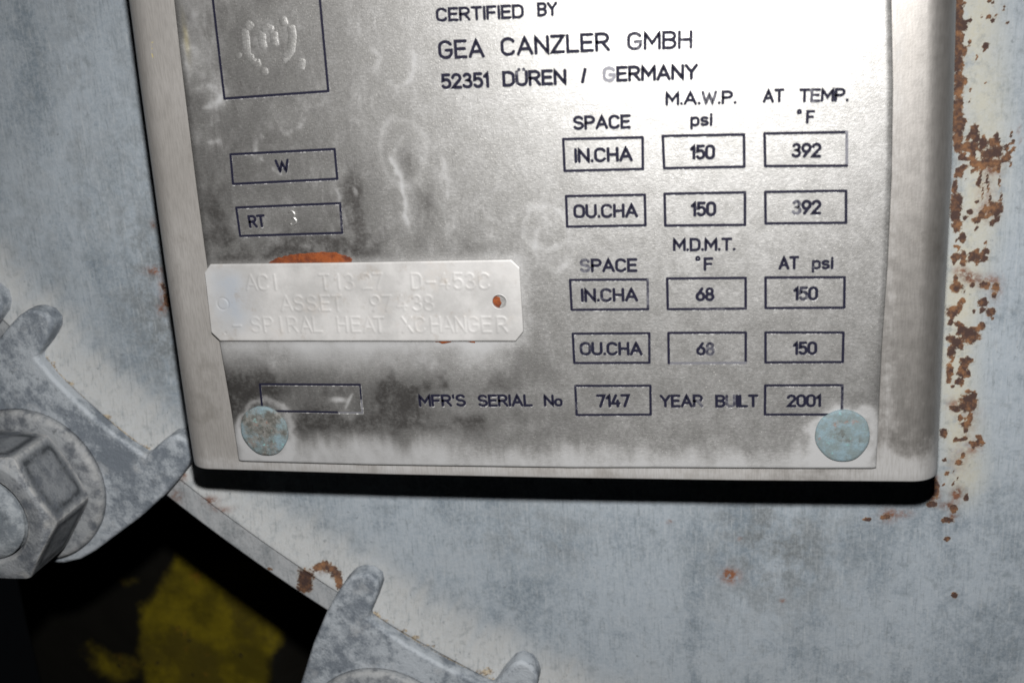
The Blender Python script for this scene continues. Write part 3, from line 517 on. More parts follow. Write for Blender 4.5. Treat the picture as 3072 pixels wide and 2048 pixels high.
# ------------------------------------------------------------------ nameplate
plate_root = empty('nameplate', W(97, 0.7, 0))
tag(plate_root, 'stained stainless steel nameplate engraved with black words and number boxes, held by rivets', 'nameplate')
bpy.context.view_layer.update()
PINV = plate_root.matrix_world.inverted()
def under_plate(o, parent=None):
    o.parent = parent or plate_root
    o.matrix_parent_inverse = PINV if parent is None else Matrix.Identity(4)
    return o
def nameplate():
    ns, nt = 470, 400
    s = np.linspace(0, 1, ns); t = np.linspace(0, 1, nt)
    Lx = lambda y: np.interp(y, [-168, -141, -124, -106, -88, -70, -58, -37, -18, 1], [1.2, .1, -.6, -1.1, -1.6, -1.9, -2.0, -1.6, -1.15, -1.1])
    Rx = lambda y: np.interp(y, [-168, -129, -108, -85, -60, -38, 0], [193.4, 195.3, 196.5, 197.1, 197.0, 196.4, 196.15])
    By = lambda x: np.interp(x, [-3, -1, 42, 108, 140, 172, 196], [.72, .75, 1.35, 1.3, .8, .5, .15])
    Sg, Tg = np.meshgrid(s, t, indexing='ij')
    Y0 = -166 + 166.7 * Tg
    X = Lx(Y0) + (Rx(Y0) - Lx(Y0)) * Sg
    Y = -166 + (By(X) + 166) * Tg
    X = Lx(Y) + (Rx(Y) - Lx(Y)) * Sg
    ed = np.minimum(X - Lx(Y), Rx(Y) - X)
    Z = 0.38 * sstep(1.9, 0.0, ed) * np.clip((1.9 - ed) / 1.9, 0, 1) + 0.10 * (fbm(X / 30 + 30, Y / 30 + 70, 5, 2) - 0.5) * sstep(0, 9, ed)
    bd = By(X) - Y
    Z = Z + 0.15 * sstep(0.5, 0.0, bd)
    Zb = np.full_like(Z, 0.92)
    # wrap front and back in one closed loop along the first axis
    Xr = np.concatenate([X, X[::-1]]); Yr = np.concatenate([Y, Y[::-1]]); Zr = np.concatenate([Z, Zb])
    me = grid_mesh('plate', Xr, Yr, Zr, wrap=True)
    bm = bmesh.new(); bm.from_mesh(me); bm.verts.ensure_lookup_table()
    k = nt; nn = 2 * ns
    for i in range(ns - 1):                 # bottom edge
        bm.faces.new([bm.verts[i * k + k - 1], bm.verts[(i + 1) * k + k - 1], bm.verts[(nn - 2 - i) * k + k - 1], bm.verts[(nn - 1 - i) * k + k - 1]])
    bmesh.ops.recalc_face_normals(bm, faces=bm.faces)
    bm.to_mesh(me); bm.free()
    x, y = Xr.ravel(), Yr.ravel()
    n1 = fbm(x / 9 + 40, y / 9 + 80, 81, 5); n2 = fbm(x / 3.2 + 20, y / 5.5 + 60, 91, 4)
    ev = fbm(x / 7 + 30, y * 0 + 3, 101, 5, 0.7) - 0.5
    edge_y = -3.6 - 3.5 * np.exp(-((x - 38) / 32) ** 2) + 11 * ev - 6 * np.exp(-((x + 1) / 7) ** 2)
    st = 0.80 * sstep(-5.0, 4.5, y - edge_y) * (0.45 + 0.8 * n2) + 0.30 * sstep(-24, -6, y) * n1
    tagd = np.maximum(np.maximum(-3.0 - x, x - 95), np.maximum(-64.0 - y, y + 39.5))
    st = st + 0.45 * sstep(4.5, -0.5, tagd) * (0.4 + n1)
    below = sstep(-41, -38, y) * sstep(-24 - 8 * (n1 - .5), -37, y) * sstep(96, 80, x)
    st = st + 0.85 * below * (0.25 + 0.9 * n1)
    # wisps and run marks
    attr(me, 'wisp', 0.20 * np.clip(sstep(150, 80, x), 0.25, 1) * np.clip(sstep(-55, -70, y) + 0.5, 0, 1))
    st = st + 0.5 * np.exp(-((x - 5) / 7) ** 2) * sstep(-108, -128, y) * (n2 + 0.2) + 0.16
    # rings where drops dried
    for cx, cy, ax, ay, w, a in [(103, -73, 5.5, 6.5, 1.0, .35), (63, -95, 7, 9, 1.2, .25), (9.1, -9.7, 9.6, 10.0, 1.6, .55), (186.5, -9.9, 9.0, 9.5, 1.8, .7), (154, -62, 10, 9, 1.6, .16)]:
        rr_ = np.sqrt(((x - cx) / ax) ** 2 + ((y - cy) / ay) ** 2) + 1.1 * (n1 - 0.5)
        st = st + a * np.exp(-((rr_ - 1) * ax / w) ** 2)
    for pl, a in WISPS:
        dd = np.full_like(x, 99.0)
        m_ = (x > min(p[0] for p in pl) - 5) & (x < max(p[0] for p in pl) + 5) & (y > min(p[1] for p in pl) - 5) & (y < max(p[1] for p in pl) + 5)
        wx = x[m_] + 2.4 * (fbm(x[m_] / 3 + 50, y[m_] / 3 + 70, 161, 3) - .5); wy = y[m_] + 2.4 * (fbm(x[m_] / 3 + 20, y[m_] / 3 + 90, 171, 3) - .5)
        d_ = dd[m_]
        for p, q in zip(pl[:-1], pl[1:]):
            d_ = np.minimum(d_, seg_dist(wx, wy, p, q))
        st[m_] += a * (0.42 * np.exp(-(d_ / 0.65) ** 2) + 0.22 * np.exp(-(d_ / 2.4) ** 2)) * 1.25 * sstep(0.25, 0.75, n2[m_])
    st = st + 0.9 * np.exp(-((x - 35.5) / 2.6) ** 2 - ((y + 20.6) / 0.9) ** 2) + 0.6 * np.exp(-((x - 38.5 - .55 * (-(y + 20))) / .5) ** 2) * sstep(-23.5, -22, y) * sstep(-17, -18, y)
    dk = 0.9 * np.exp(-((x - 6) / 9) ** 2 - ((y + 27) / 7) ** 2) + 0.9 * np.exp(-((x - 30) / 8) ** 2 - ((y + 13) / 5) ** 2) + 1.0 * np.exp(-((x - 55) / 11) ** 2 - ((y + 16) / 9) ** 2) + 0.5 * np.exp(-((x - 95) / 16) ** 2 - ((y + 12) / 5) ** 2)
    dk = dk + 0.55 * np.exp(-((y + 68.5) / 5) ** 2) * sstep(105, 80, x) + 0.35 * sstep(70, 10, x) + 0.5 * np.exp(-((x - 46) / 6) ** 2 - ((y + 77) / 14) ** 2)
    dk = dk * sstep(0.30, 0.62, n1) * 0.9
    for cx, cy, ax, ay, a in TARN:
        dk = dk + a * np.exp(-((x - cx) / ax) ** 2 - ((y - cy) / ay) ** 2) * sstep(0.25, 0.6, n2)
    dk = dk + 0.30 * sstep(140, 50, x) * (0.5 + n2 * .6)  # smooth darkening to the left, painted in for the falloff of the flash glare
    dk = dk + 0.35 * np.exp(-((x - 195) / 2.5) ** 2 - ((y + 22) / 12) ** 2)
    dk = dk + 0.75 * np.exp(-((y + 22) / 13) ** 4) * sstep(-4, 4, x) * sstep(125, 70, x) * sstep(0.38, 0.66, fbm(x / 11 + 70, y / 11 + 20, 191, 5, 0.6))
    dk = dk * (1 - 0.6 * np.exp(-((x - 83) / 24) ** 6 - ((y + 20.5) / 3.6) ** 4))
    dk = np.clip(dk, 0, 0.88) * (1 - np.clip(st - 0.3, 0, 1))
    attr(me, 'stain', st); attr(me, 'tarnish_glare_falloff', dk); attr(me, 'edge', sstep(2, 0.5, np.minimum(x - Lx(y), Rx(y) - x)))
    attr(me, 'yellow', 0.45 * np.exp(-((x - 2.2) / .8) ** 2 - ((y + 131) / 5) ** 2) * n2)
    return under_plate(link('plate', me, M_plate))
nameplate()

# ---- single-stroke engraving alphabet
def arc(cx, cy, rx, ry, a0, a1, n=12):
    return [(cx + rx * math.cos(math.radians(a0 + (a1 - a0) * i / n)), cy + ry * math.sin(math.radians(a0 + (a1 - a0) * i / n))) for i in range(n + 1)]
def stad(w, h, r=None, x0=0, y0=0):
    r = w / 2
    return arc(x0 + r, y0 + h - r, r, r, 0, 180) + arc(x0 + r, y0 + r, r, r, 180, 360) + [(x0 + w, y0 + h - r)]
GL = {
 'A': (.66, [[(0, 0), (.33, 1), (.66, 0)], [(.11, .31), (.55, .31)]]),
 'B': (.56, [[(.3, .53), (0, .53), (0, 1), (.32, 1)] + arc(.32, .765, .22, .235, 90, -90), [(.3, .53)] + arc(.31, .265, .25, .265, 90, -90) + [(0, 0), (0, .53)]]),
 'C': (.58, [arc(.29, .70, .29, .30, 25, 180) + arc(.29, .30, .29, .30, 180, 335)]),
 'D': (.57, [[(0, 0), (0, 1), (.27, 1)] + arc(.27, .70, .30, .30, 90, 0) + arc(.27, .30, .30, .30, 0, -90) + [(0, 0)]]),
 'E': (.50, [[(.50, 1), (0, 1), (0, 0), (.50, 0)], [(0, .52), (.44, .52)]]),
 'F': (.50, [[(.50, 1), (0, 1), (0, 0)], [(0, .50), (.42, .50)]]),
 'G': (.60, [arc(.29, .70, .29, .30, 25, 180) + arc(.29, .30, .29, .30, 180, 360) + [(.58, .46), (.32, .46)]]),
 'H': (.56, [[(0, 0), (0, 1)], [(.56, 0), (.56, 1)], [(0, .5), (.56, .5)]]),
 'I': (.02, [[(0.01, 0), (0.01, 1)]]),
 'L': (.48, [[(0, 1), (0, 0), (.48, 0)]]),
 'M': (.70, [[(0, 0), (0, 1), (.35, .33), (.70, 1), (.70, 0)]]),
 'N': (.58, [[(0, 0), (0, 1), (.58, 0), (.58, 1)]]),
 'O': (.58, [stad(.58, 1)]),
 'P': (.54, [[(0, 0), (0, 1), (.29, 1)] + arc(.29, .74, .25, .26, 90, -90) + [(0, .48)]]),
 'R': (.56, [[(0, 0), (0, 1), (.29, 1)] + arc(.29, .74, .25, .26, 90, -90) + [(0, .48)], [(.27, .48), (.56, 0)]]),
 'S': (.56, [arc(.28, .75, .26, .25, 25, 270) + arc(.28, .25, .28, .25, 90, -150)]),
 'T': (.56, [[(0, 1), (.56, 1)], [(.28, 1), (.28, 0)]]),
 'U': (.56, [[(0, 1)] + arc(.28, .28, .28, .28, 180, 360) + [(.56, 1)]]),
 'W': (.80, [[(0, 1), (.2, 0), (.40, .85), (.60, 0), (.80, 1)]]),
 'X': (.58, [[(0, 0), (.58, 1)], [(0, 1), (.58, 0)]]),
 'Y': (.60, [[(0, 1), (.30, .48), (.60, 1)], [(.30, .48), (.30, 0)]]),
 'Z': (.56, [[(0, 1), (.56, 1), (0, 0), (.56, 0)]]),
 'p': (.44, [[(0, .68), (0, -.30)], stad(.44, .68)]),
 's': (.42, [arc(.21, .51, .19, .17, 30, 270, 9) + arc(.21, .17, .20, .17, 90, -150, 9)]),
 'i': (.04, [[(.02, 0), (.02, .68)], [(.02, .92), (.02, .95)]]),
 'o': (.44, [stad(.44, .62)]),
 '0': (.54, [stad(.54, 1)]),
 '1': (.22, [[(0, .76), (.20, 1), (.20, 0)]]),
 '2': (.54, [arc(.27, .73, .26, .27, 170, -30) + [(0, 0), (.54, 0)]]),
 '3': (.54, [arc(.26, .765, .22, .235, 150, -90) + arc(.26, .265, .27, .265, 90, -150)]),
 '4': (.56, [[(.30, 1), (0, .26), (.56, .26)], [(.42, .50), (.42, 0)]]),
 '5': (.52, [[(.48, 1), (.07, 1), (.04, .56)] + arc(.26, .32, .27, .32, 128, -145)]),
 '6': (.54, [[(.40, 1), (.045, .42)], stad(.54, .62)]),
 '7': (.54, [[(0, 1), (.54, 1), (.20, 0)]]),
 '8': (.54, [arc(.27, .76, .22, .24, -90, 270, 20), arc(.27, .26, .27, .26, 90, 450, 20)]),
 '9': (.54, [[(.14, 0), (.495, .58)], stad(.54, .62, x0=0, y0=.38)]),
 '.': (.04, [[(.02, .02), (.02, .05)]]),
 "'": (.04, [[(.02, 1), (.02, .78)]]),
 '/': (.40, [[(0, 0), (.40, 1)]]),
 '-': (.5, [[(.02, .42), (.5, .42)]]),
 '°': (1.0, [arc(.5, .5, .5, .5, 0, 360, 16)]),
}
GL['Ü'] = (.56, GL['U'][1] + [[(.14, 1.17), (.14, 1.20)], [(.42, 1.17), (.42, 1.20)]])

class Ribbons:
    def __init__(s):
        s.v, s.f, s.w, s.mi = [], [], [], []
        s.k = 0
    def flat(s, pts, wid, z, wear=0.0, mi=0):
        """round-ended flat stroke along pts (plate mm)"""
        s.k += 1
        z = z - 0.0012 * (s.k % 9)
        P = np.array(pts, float); h = wid / 2
        d = np.diff(P, axis=0); L = np.hypot(d[:, 0], d[:, 1]); keep = np.concatenate([[True], L > 1e-6])
        P = P[keep]
        if len(P) < 2: P = np.array([P[0], P[0] + [1e-3, 0]])
        d = np.diff(P, axis=0); d /= np.hypot(d[:, 0], d[:, 1])[:, None]
        closed = np.allclose(P[0], P[-1])
        left, right = [], []
        for i in range(len(P)):
            if closed and i in (0, len(P) - 1): a, b = d[-1], d[0]
            else: a = d[max(i - 1, 0)]; b = d[min(i, len(d) - 1)]
            t = a + b; L = np.hypot(*t)
            if L < 0.3: t = b; L = 1
            t = t / L; n = np.array([-t[1], t[0]])
            c = max(abs(np.dot(n, [-b[1], b[0]])), 0.55)
            left.append(P[i] + n * h / c); right.append(P[i] - n * h / c)
        poly = left[:]
        cap = lambda p, dr: [p + h * np.array([math.cos(an), math.sin(an)]) for an in np.linspace(math.atan2(dr[0], -dr[1]), math.atan2(dr[0], -dr[1]) - math.pi, 7)[1:-1]]
        b0 = len(s.v)
        for a, b in zip(left, right):
            s.v += [(a[0], a[1], z), (b[0], b[1], z)]; s.w += [wear, wear]
        for i in range(len(left) - 1):
            s.f.append((b0 + 2 * i, b0 + 2 * i + 1, b0 + 2 * i + 3, b0 + 2 * i + 2)); s.mi.append(mi)
        if not closed:
            for p, dr, (a, b) in ((P[-1], d[-1], (b0 + 2 * len(left) - 2, b0 + 2 * len(left) - 1)), (P[0], -d[0], (b0 + 1, b0))):
                c = cap(p, dr); q = len(s.v)
                s.v += [(u[0], u[1], z) for u in c]; s.w += [wear] * len(c)
                s.f.append((a,) + tuple(range(q, q + len(c))) + (b,)); s.mi.append(mi)
    def ridge(s, pts, wid, hgt, z=0.0, mi=0):
        """raised rounded ridge"""
        P = np.array(pts, float); d = np.gradient(P, axis=0); d /= np.maximum(np.hypot(d[:, 0], d[:, 1])[:, None], 1e-9)
        b0 = len(s.v); pr = [(-1, 0.0), (-.7, .6), (-.25, .97), (.25, .97), (.7, .6), (1, 0.0)]
        for i, p in enumerate(P):
            n = np.array([-d[i][1], d[i][0]]); e = 0.25 if i in (0, len(P) - 1) else 1.0
            for a, hh in pr:
                q = p + n * a * wid / 2 * (0.5 + 0.5 * e); s.v.append((q[0], q[1], z - hgt * hh * e)); s.w.append(0)
        for i in range(len(P) - 1):
            for j in range(5):
                s.f.append((b0 + 6 * i + j, b0 + 6 * i + j + 1, b0 + 6 * i + 7 + j, b0 + 6 * i + 6 + j)); s.mi.append(mi)
    def build(s, name, mats):
        me = bpy.data.meshes.new(name)
        me.from_pydata([W(*v) for v in s.v], [], s.f)
        for mm in mats: me.materials.append(mm)
        me.polygons.foreach_set('material_index', s.mi)
        bm = bmesh.new(); bm.from_mesh(me)
        for f in bm.faces:
            if f.normal.y > 0: f.normal_flip()
        bm.to_mesh(me); bm.free()
        attr(me, 'wear', s.w)
        me.update()
        return link(name, me)
rng = np.random.RandomState(7)
def resample(pts, step):
    out = [pts[0]]
    for a, b in zip(pts[:-1], pts[1:]):
        n = max(1, int(math.hypot(b[0] - a[0], b[1] - a[1]) / step))
        out += [(a[0] + (b[0] - a[0]) * i / n, a[1] + (b[1] - a[1]) * i / n) for i in range(1, n + 1)]
    return out
def word_strokes(text, p0, p1, hgt, sw):
    """strokes of a word between two baseline points; returns [(char index, pts)]"""
    gap = 0.20
    tot = sum(GL[c][0] for c in text) + gap * (len(text) - 1)
    for c in text:
        pass
    d = np.array(p1) - np.array(p0); L = np.hypot(*d); e = d / L; n = np.array([e[1], -e[0]])
    base = np.array(p0) + e * sw / 2
    L = L - sw
    sx = L / max(tot, 1e-6); sx = sx if text not in ('I',) else hgt
    x = 0; out = []
    for i, c in enumerate(text):
        w, st = GL[c]
        for pl in st:
            out.append((i, [tuple(base + e * (x + px) * sx + n * (sw / 2 + py * (hgt - sw))) for px, py in pl]))
        x += w + gap
    return out
WEAR = {4: {0: .5, 1: .3, 3: .5}, 6: {1: .42}, 8: {0: 1.0, 6: .25}, 9: {4: .62, 6: .2}, 10: {0: .25}, 11: {1: .42, 2: .38, 3: .25}, 12: {1: .3, 4: .35}, 13: {0: .35, 1: .3},
        14: {0: .3}, 16: {3: .3}, 17: {2: .3}, 19: {0: .32, 3: .35}, 20: {2: .3}, 21: {0: .62, 1: .3}, 22: {2: .38}, 23: {0: .55}, 27: {0: .3}, 28: {3: .35}, 30: {1: .45, 2: .2},
        31: {0: .4, 1: .25}, 32: {1: .55}, 33: {2: .35}, 35: {3: .45}, 36: {1: .5, 2: .35}, 38: {0: .2, 4: .3}, 39: {0: .3}, 41: {0: .1}}
ZI, ZG = -0.075, -0.060
def engrave(R, idx):
    text, p0, p1, hgt = WORDS[idx]
    sw = 0.208 * hgt if hgt < 4.6 else 0.178 * hgt
    if text == '°': sw = 0.62
    if idx == 43:                                   # the 3 punched by hand, never inked
        for _, pts in word_strokes(text, p0, p1, hgt, sw):
            R.ridge(resample(pts, .35), 0.8, 0.30, 0.0, 2)
        return
    for ci, pts in word_strokes(text, p0, p1, hgt, sw):
        w = 1.0 * WEAR.get(idx, {}).get(ci, 0.0) + rng.uniform(-.05, .08)
        P = resample(pts, 0.5)
        R.flat([(x + 0.03, y + 0.17) for x, y in P], sw * 1.02, ZG, 0, 1)
        R.flat(P, sw, ZI, w, 0)
def finish(R, name, parent=None):
    o = R.build(name, [M_ink, M_groove, M_plate])
    o.parent = parent or plate_root
    o.matrix_parent_inverse = PINV
    return o

BOXVAL = {('c1', 'r1'): [16], ('c2', 'r1'): [17], ('c3', 'r1'): [18], ('c1', 'r2'): [19], ('c2', 'r2'): [20], ('c3', 'r2'): [21],
          ('c1', 'r3'): [28], ('c2', 'r3'): [29], ('c3', 'r3'): [30], ('c1', 'r4'): [31], ('c2', 'r4'): [32], ('c3', 'r4'): [33],
          ('c1', 'r5'): [34], ('c3', 'r5'): [37], ('l', 'w'): [41], ('l', 'rt'): [42, 43], ('l', 'bb'): [], ('l', 'big'): []}
BW = {('c3', 'r1'): [0, .75, .1, 0], ('c2', 'r1'): [0, .4, .25, 0], ('c1', 'r2'): [.1, .25, 0, .3], ('c3', 'r2'): [0, .1, 0, .35], ('c2', 'r2'): [0, .3, .1, 0],
      ('c1', 'r3'): [0, .5, 0, .1], ('c2', 'r3'): [0, .1, .45, 0], ('c2', 'r4'): [.1, .1, .75, .35], ('c1', 'r4'): [0, .4, .2, .2], ('c3', 'r4'): [0, .2, .2, .1],
      ('c3', 'r5'): [0, .5, .1, 0], ('c1', 'r5'): [0, .1, .2, .4], ('l', 'rt'): [0, .4, .15, 0], ('l', 'w'): [0, .1, .15, .25]}
for c, r, q in BOXES:
    R = Ribbons()
    tl, tr, br, bl = [np.array(p) for p in q]
    if r == 'big':
        tl = np.array([12.4, -157.0]); tr = np.array([43.9, -157.0])
    wv = BW.get((c, r), [0, 0, 0, 0])
    edges = [(tl, tr), (tr, br), (br, bl), (bl, tl)]
    for (a, b), w in zip(edges, wv):
        n = 24
        pts = [tuple(a + (b - a) * i / n) for i in range(n + 1)]
        R.flat([(x + .03, y + .15) for x, y in pts], 0.76, ZG, 0, 1)
        if r == 'bb' and (b is bl):
            k = 6
            R.flat(pts[:k + 1], .5, ZI, .95, 0); R.flat(pts[k:], .72, ZI, 0, 0)
        elif r == 'bb' and (a is tr):
            R.flat(pts[:14], .6, ZI, 0.05, 0); R.flat(pts[13:], .5, ZI, .9, 0)
        else:
            R.flat(pts, 0.76, ZI, w + rng.uniform(-.02, .1), 0)
    if r == 'big':
        for st in STAMP:
            P = resample(st, .5)
            R.ridge(P, 2.6, 0.10, 0.02, 2)
    box = finish(R, 'data_box')
    for wi in BOXVAL[(c, r)]:
        V = Ribbons(); engrave(V, wi)
        v = V.build('engraved_value', [M_ink, M_groove, M_plate])
        v.parent = box
LINES = [[0, 1], [2, 3, 4], [5, 6, 7, 8], [9], [10, 11], [12], [13], [14, 15], [22], [23], [24, 25], [26, 27], [35, 36], [38, 39, 40]]
for ln in LINES:
    R = Ribbons()
    for wi in ln: engrave(R, wi)
    finish(R, 'engraved_words')

# rivets
def rivet(cx, cy, rx_, ry_, lab, brown):
    na, nr = 72, 16
    a = np.linspace(0, 2 * math.pi, na, endpoint=False); rr_ = np.concatenate([np.linspace(0.02, .93, nr), [.965, .99, 1.0, 1.0]])
    hh = np.concatenate([1.25 - 0.45 * np.linspace(0, .93, nr) ** 2, [.74, .60, .42, 0.0]])
    A, Q = np.meshgrid(a, rr_, indexing='ij')
    wob = 1 + 0.012 * np.sin(3 * A + cx) + 0.008 * np.sin(7 * A)
    X = cx + rx_ * Q * np.cos(A) * wob; Y = cy + ry_ * Q * np.sin(A) * wob
    Z = -np.tile(hh, (na, 1)) + 0.10 * (fbm(X / 1.7 + 20, Y / 1.7 + 50, 131, 3) - .5) * (Q < .9)
    me = grid_mesh('rivet', X, Y, Z, wrap=True)
    attr(me, 'edge', Q); attr(me, 'brown', np.full(Q.shape, brown))
    fix_normals(me)
    o = link('rivet', me, M_patina)
    under_plate(o)
    o['label'] = lab
lx = lift((9.07, -9.73), -.8); rxp = lift((186.49, -9.85), -.8)
rivet(lx[0], lx[1], 7.9, 8.4, 'brown and turquoise corroded rivet head', 0.14)
rivet(rxp[0], rxp[1], 7.6, 8.0, 'mostly turquoise corroded rivet head', 0.0)

# ------------------------------------------------------------------ asset tag with raised characters
def asset_tag():
    ns, nt = 500, 130
    q = {k: lift(v, -1.2) for k, v in dict(a=(-0.7, -64.49), b=(-2.88, -62.1), c=(-3.6, -42.74), d=(-1.17, -40.07), e=(92.43, -39.32), f=(94.93, -42.22), g=(94.91, -61.55), h=(92.67, -63.9)).items()}
    T, Sg = np.meshgrid(np.linspace(0, 1, nt), np.linspace(0, 1, ns))
    xs0 = q['b'][0] + (q['g'][0] - q['b'][0]) * Sg; xs1 = q['c'][0] + (q['f'][0] - q['c'][0]) * Sg
    X0 = xs0 + (xs1 - xs0) * T
    top = np.interp(xs0, [q['b'][0], q['a'][0], 40, q['h'][0], q['g'][0]], [q['b'][1], q['a'][1], (q['a'][1] + q['h'][1]) / 2 + .1, q['h'][1], q['g'][1]])
    bot = np.interp(xs1, [q['c'][0], q['d'][0], 40, q['e'][0], q['f'][0]], [q['c'][1], q['d'][1], (q['d'][1] + q['e'][1]) / 2, q['e'][1], q['f'][1]])
    Y = top + (bot - top) * T; X = X0
    rim = np.minimum(np.minimum(X - X.min(0), X.max(0) - X), np.minimum(Y - top, bot - Y))
    hgt = np.zeros_like(X)
    for ch, p in TAGCH:
        p = lift(p, -1.2)
        H, Wd = 4.5, 4.9
        w, st = GL[ch]
        m_ = (np.abs(X - p[0]) < 3.2) & (Y > p[1] - 6) & (Y < p[1] + 1.2)
        if not m_.any(): continue
        px, py = X[m_], Y[m_]; dd = np.full(px.shape, 9.0)
        strength = rng.uniform(0.8, 1.15)
        for pl in st:
            P = [(p[0] + (u - w / 2) * Wd + 0.02 * v, p[1] - 0.2 - v * H) for u, v in pl]
            for a, b in zip(P[:-1], P[1:]):
                dd = np.minimum(dd, seg_dist(px, py, a, b))
        hgt[m_] = np.maximum(hgt[m_], strength * np.exp(-(dd / 0.40) ** 2))
    hl = lift((1.5, -51.97), -1.2); hr = lift((88.35, -51.45), -1.2)
    dl = np.hypot(X - hl[0], Y - hl[1])
    hgt = hgt - 0.8 * np.exp(-((dl - 1.85) / .28) ** 2) + 0.2 * (dl < 1.6)
    hgt = hgt - 1.2 * np.exp(-(np.hypot(X - 1.6, Y + 42.9) / .35) ** 2)
    Z = -1.2 - 0.13 * hgt + 0.25 * (fbm(X / 22 + 30, Y / 14 + 40, 141, 3) - .5)
    Z = Z + 0.12 * sstep(0.4, 0.0, np.minimum(Y - top, bot - Y))
    dr = np.hypot(X - hr[0], Y - hr[1]); Rr = 2.05
    near = (dr < Rr + 0.22) & (dr > Rr - 0.4)
    kf = np.where(near, Rr / np.maximum(dr, 1e-6), 1)
    X = np.where(near, hr[0] + (X - hr[0]) * kf, X); Y = np.where(near, hr[1] + (Y - hr[1]) * kf, Y)
    inside = dr < Rr - 0.35
    kv = ~(inside[:-1, :-1] | inside[1:, :-1] | inside[:-1, 1:] | inside[1:, 1:])
    me = grid_mesh('asset_tag', X, Y, Z, keep=kv)
    bm = bmesh.new(); bm.from_mesh(me)
    bmesh.ops.recalc_face_normals(bm, faces=bm.faces)
    if sum(f.normal.y for f in list(bm.faces)[:200]) > 0:
        bmesh.ops.reverse_faces(bm, faces=bm.faces)
    bm.verts.ensure_lookup_table()
    # edges dropped back to give the sheet its thickness
    be = [e for e in bm.edges if e.is_boundary]
    ex = bmesh.ops.extrude_edge_only(bm, edges=be)
    for v in ex['geom']:
        if isinstance(v, bmesh.types.BMVert): v.co.y = -0.45 * S
    for e in be: e.smooth = False
    bmesh.ops.delete(bm, geom=[v for v in bm.verts if not v.link_faces], context='VERTS')
    bm.to_mesh(me); bm.free()
    bl = np.exp(-((X - 5) / 6) ** 2) * sstep(-66, -60, Y) * sstep(-40, -50, Y)
    attr(me, 'blue', bl)
    o = link('asset_tag', me, M_tag)
    return tag(o, 'whitish embossed aluminium asset tag with clipped corners stuck on the nameplate', 'tag')
asset_tag()

# orange sealant under the tag
def sealant():
    sm = [(18.23, -64.6), (19.6, -65.5), (22.31, -66.3), (26.15, -67.01), (30.86, -67.35), (33, -67.5), (35.54, -67.75), (40.12, -67.5), (42.31, -66.54), (44.08, -65.94), (44.8, -65.25), (44.2, -64.4), (40, -60), (60, -56), (84, -54.5), (88.6, -52.6), (88.9, -50.9), (88.2, -49.6), (80.5, -44), (80.2, -39.1), (78.8, -38.9), (77.2, -39.2), (76.5, -40), (73.6, -40), (72.9, -38.95), (70.5, -38.85), (68, -39.15), (66, -41), (50, -45), (24, -58)]
    n = len(sm)
    pts = []
    for a, b in zip(sm, sm[1:] + sm[:1]):
        k = max(1, int(math.hypot(b[0] - a[0], b[1] - a[1]) / 0.5))
        for i in range(k):
            x = a[0] + (b[0] - a[0]) * i / k; y = a[1] + (b[1] - a[1]) * i / k
            pts.append((x + 0.5 * (vnoise(np.array(x * 1.1 + 30), np.array(y * 1.1 + 90), 151) - .5), y + 0.6 * (vnoise(np.array(x * 1.1 + 60), np.array(y * 1.1 + 99), 152) - .5)))
    o = prism('sealant_smear', pts, -0.42, -0.02, M_sealant, None, bevel=0.18, seg=2)
    tag(o, 'orange brown sealant smear squeezed out above the embossed asset tag', 'sealant')
sealant()

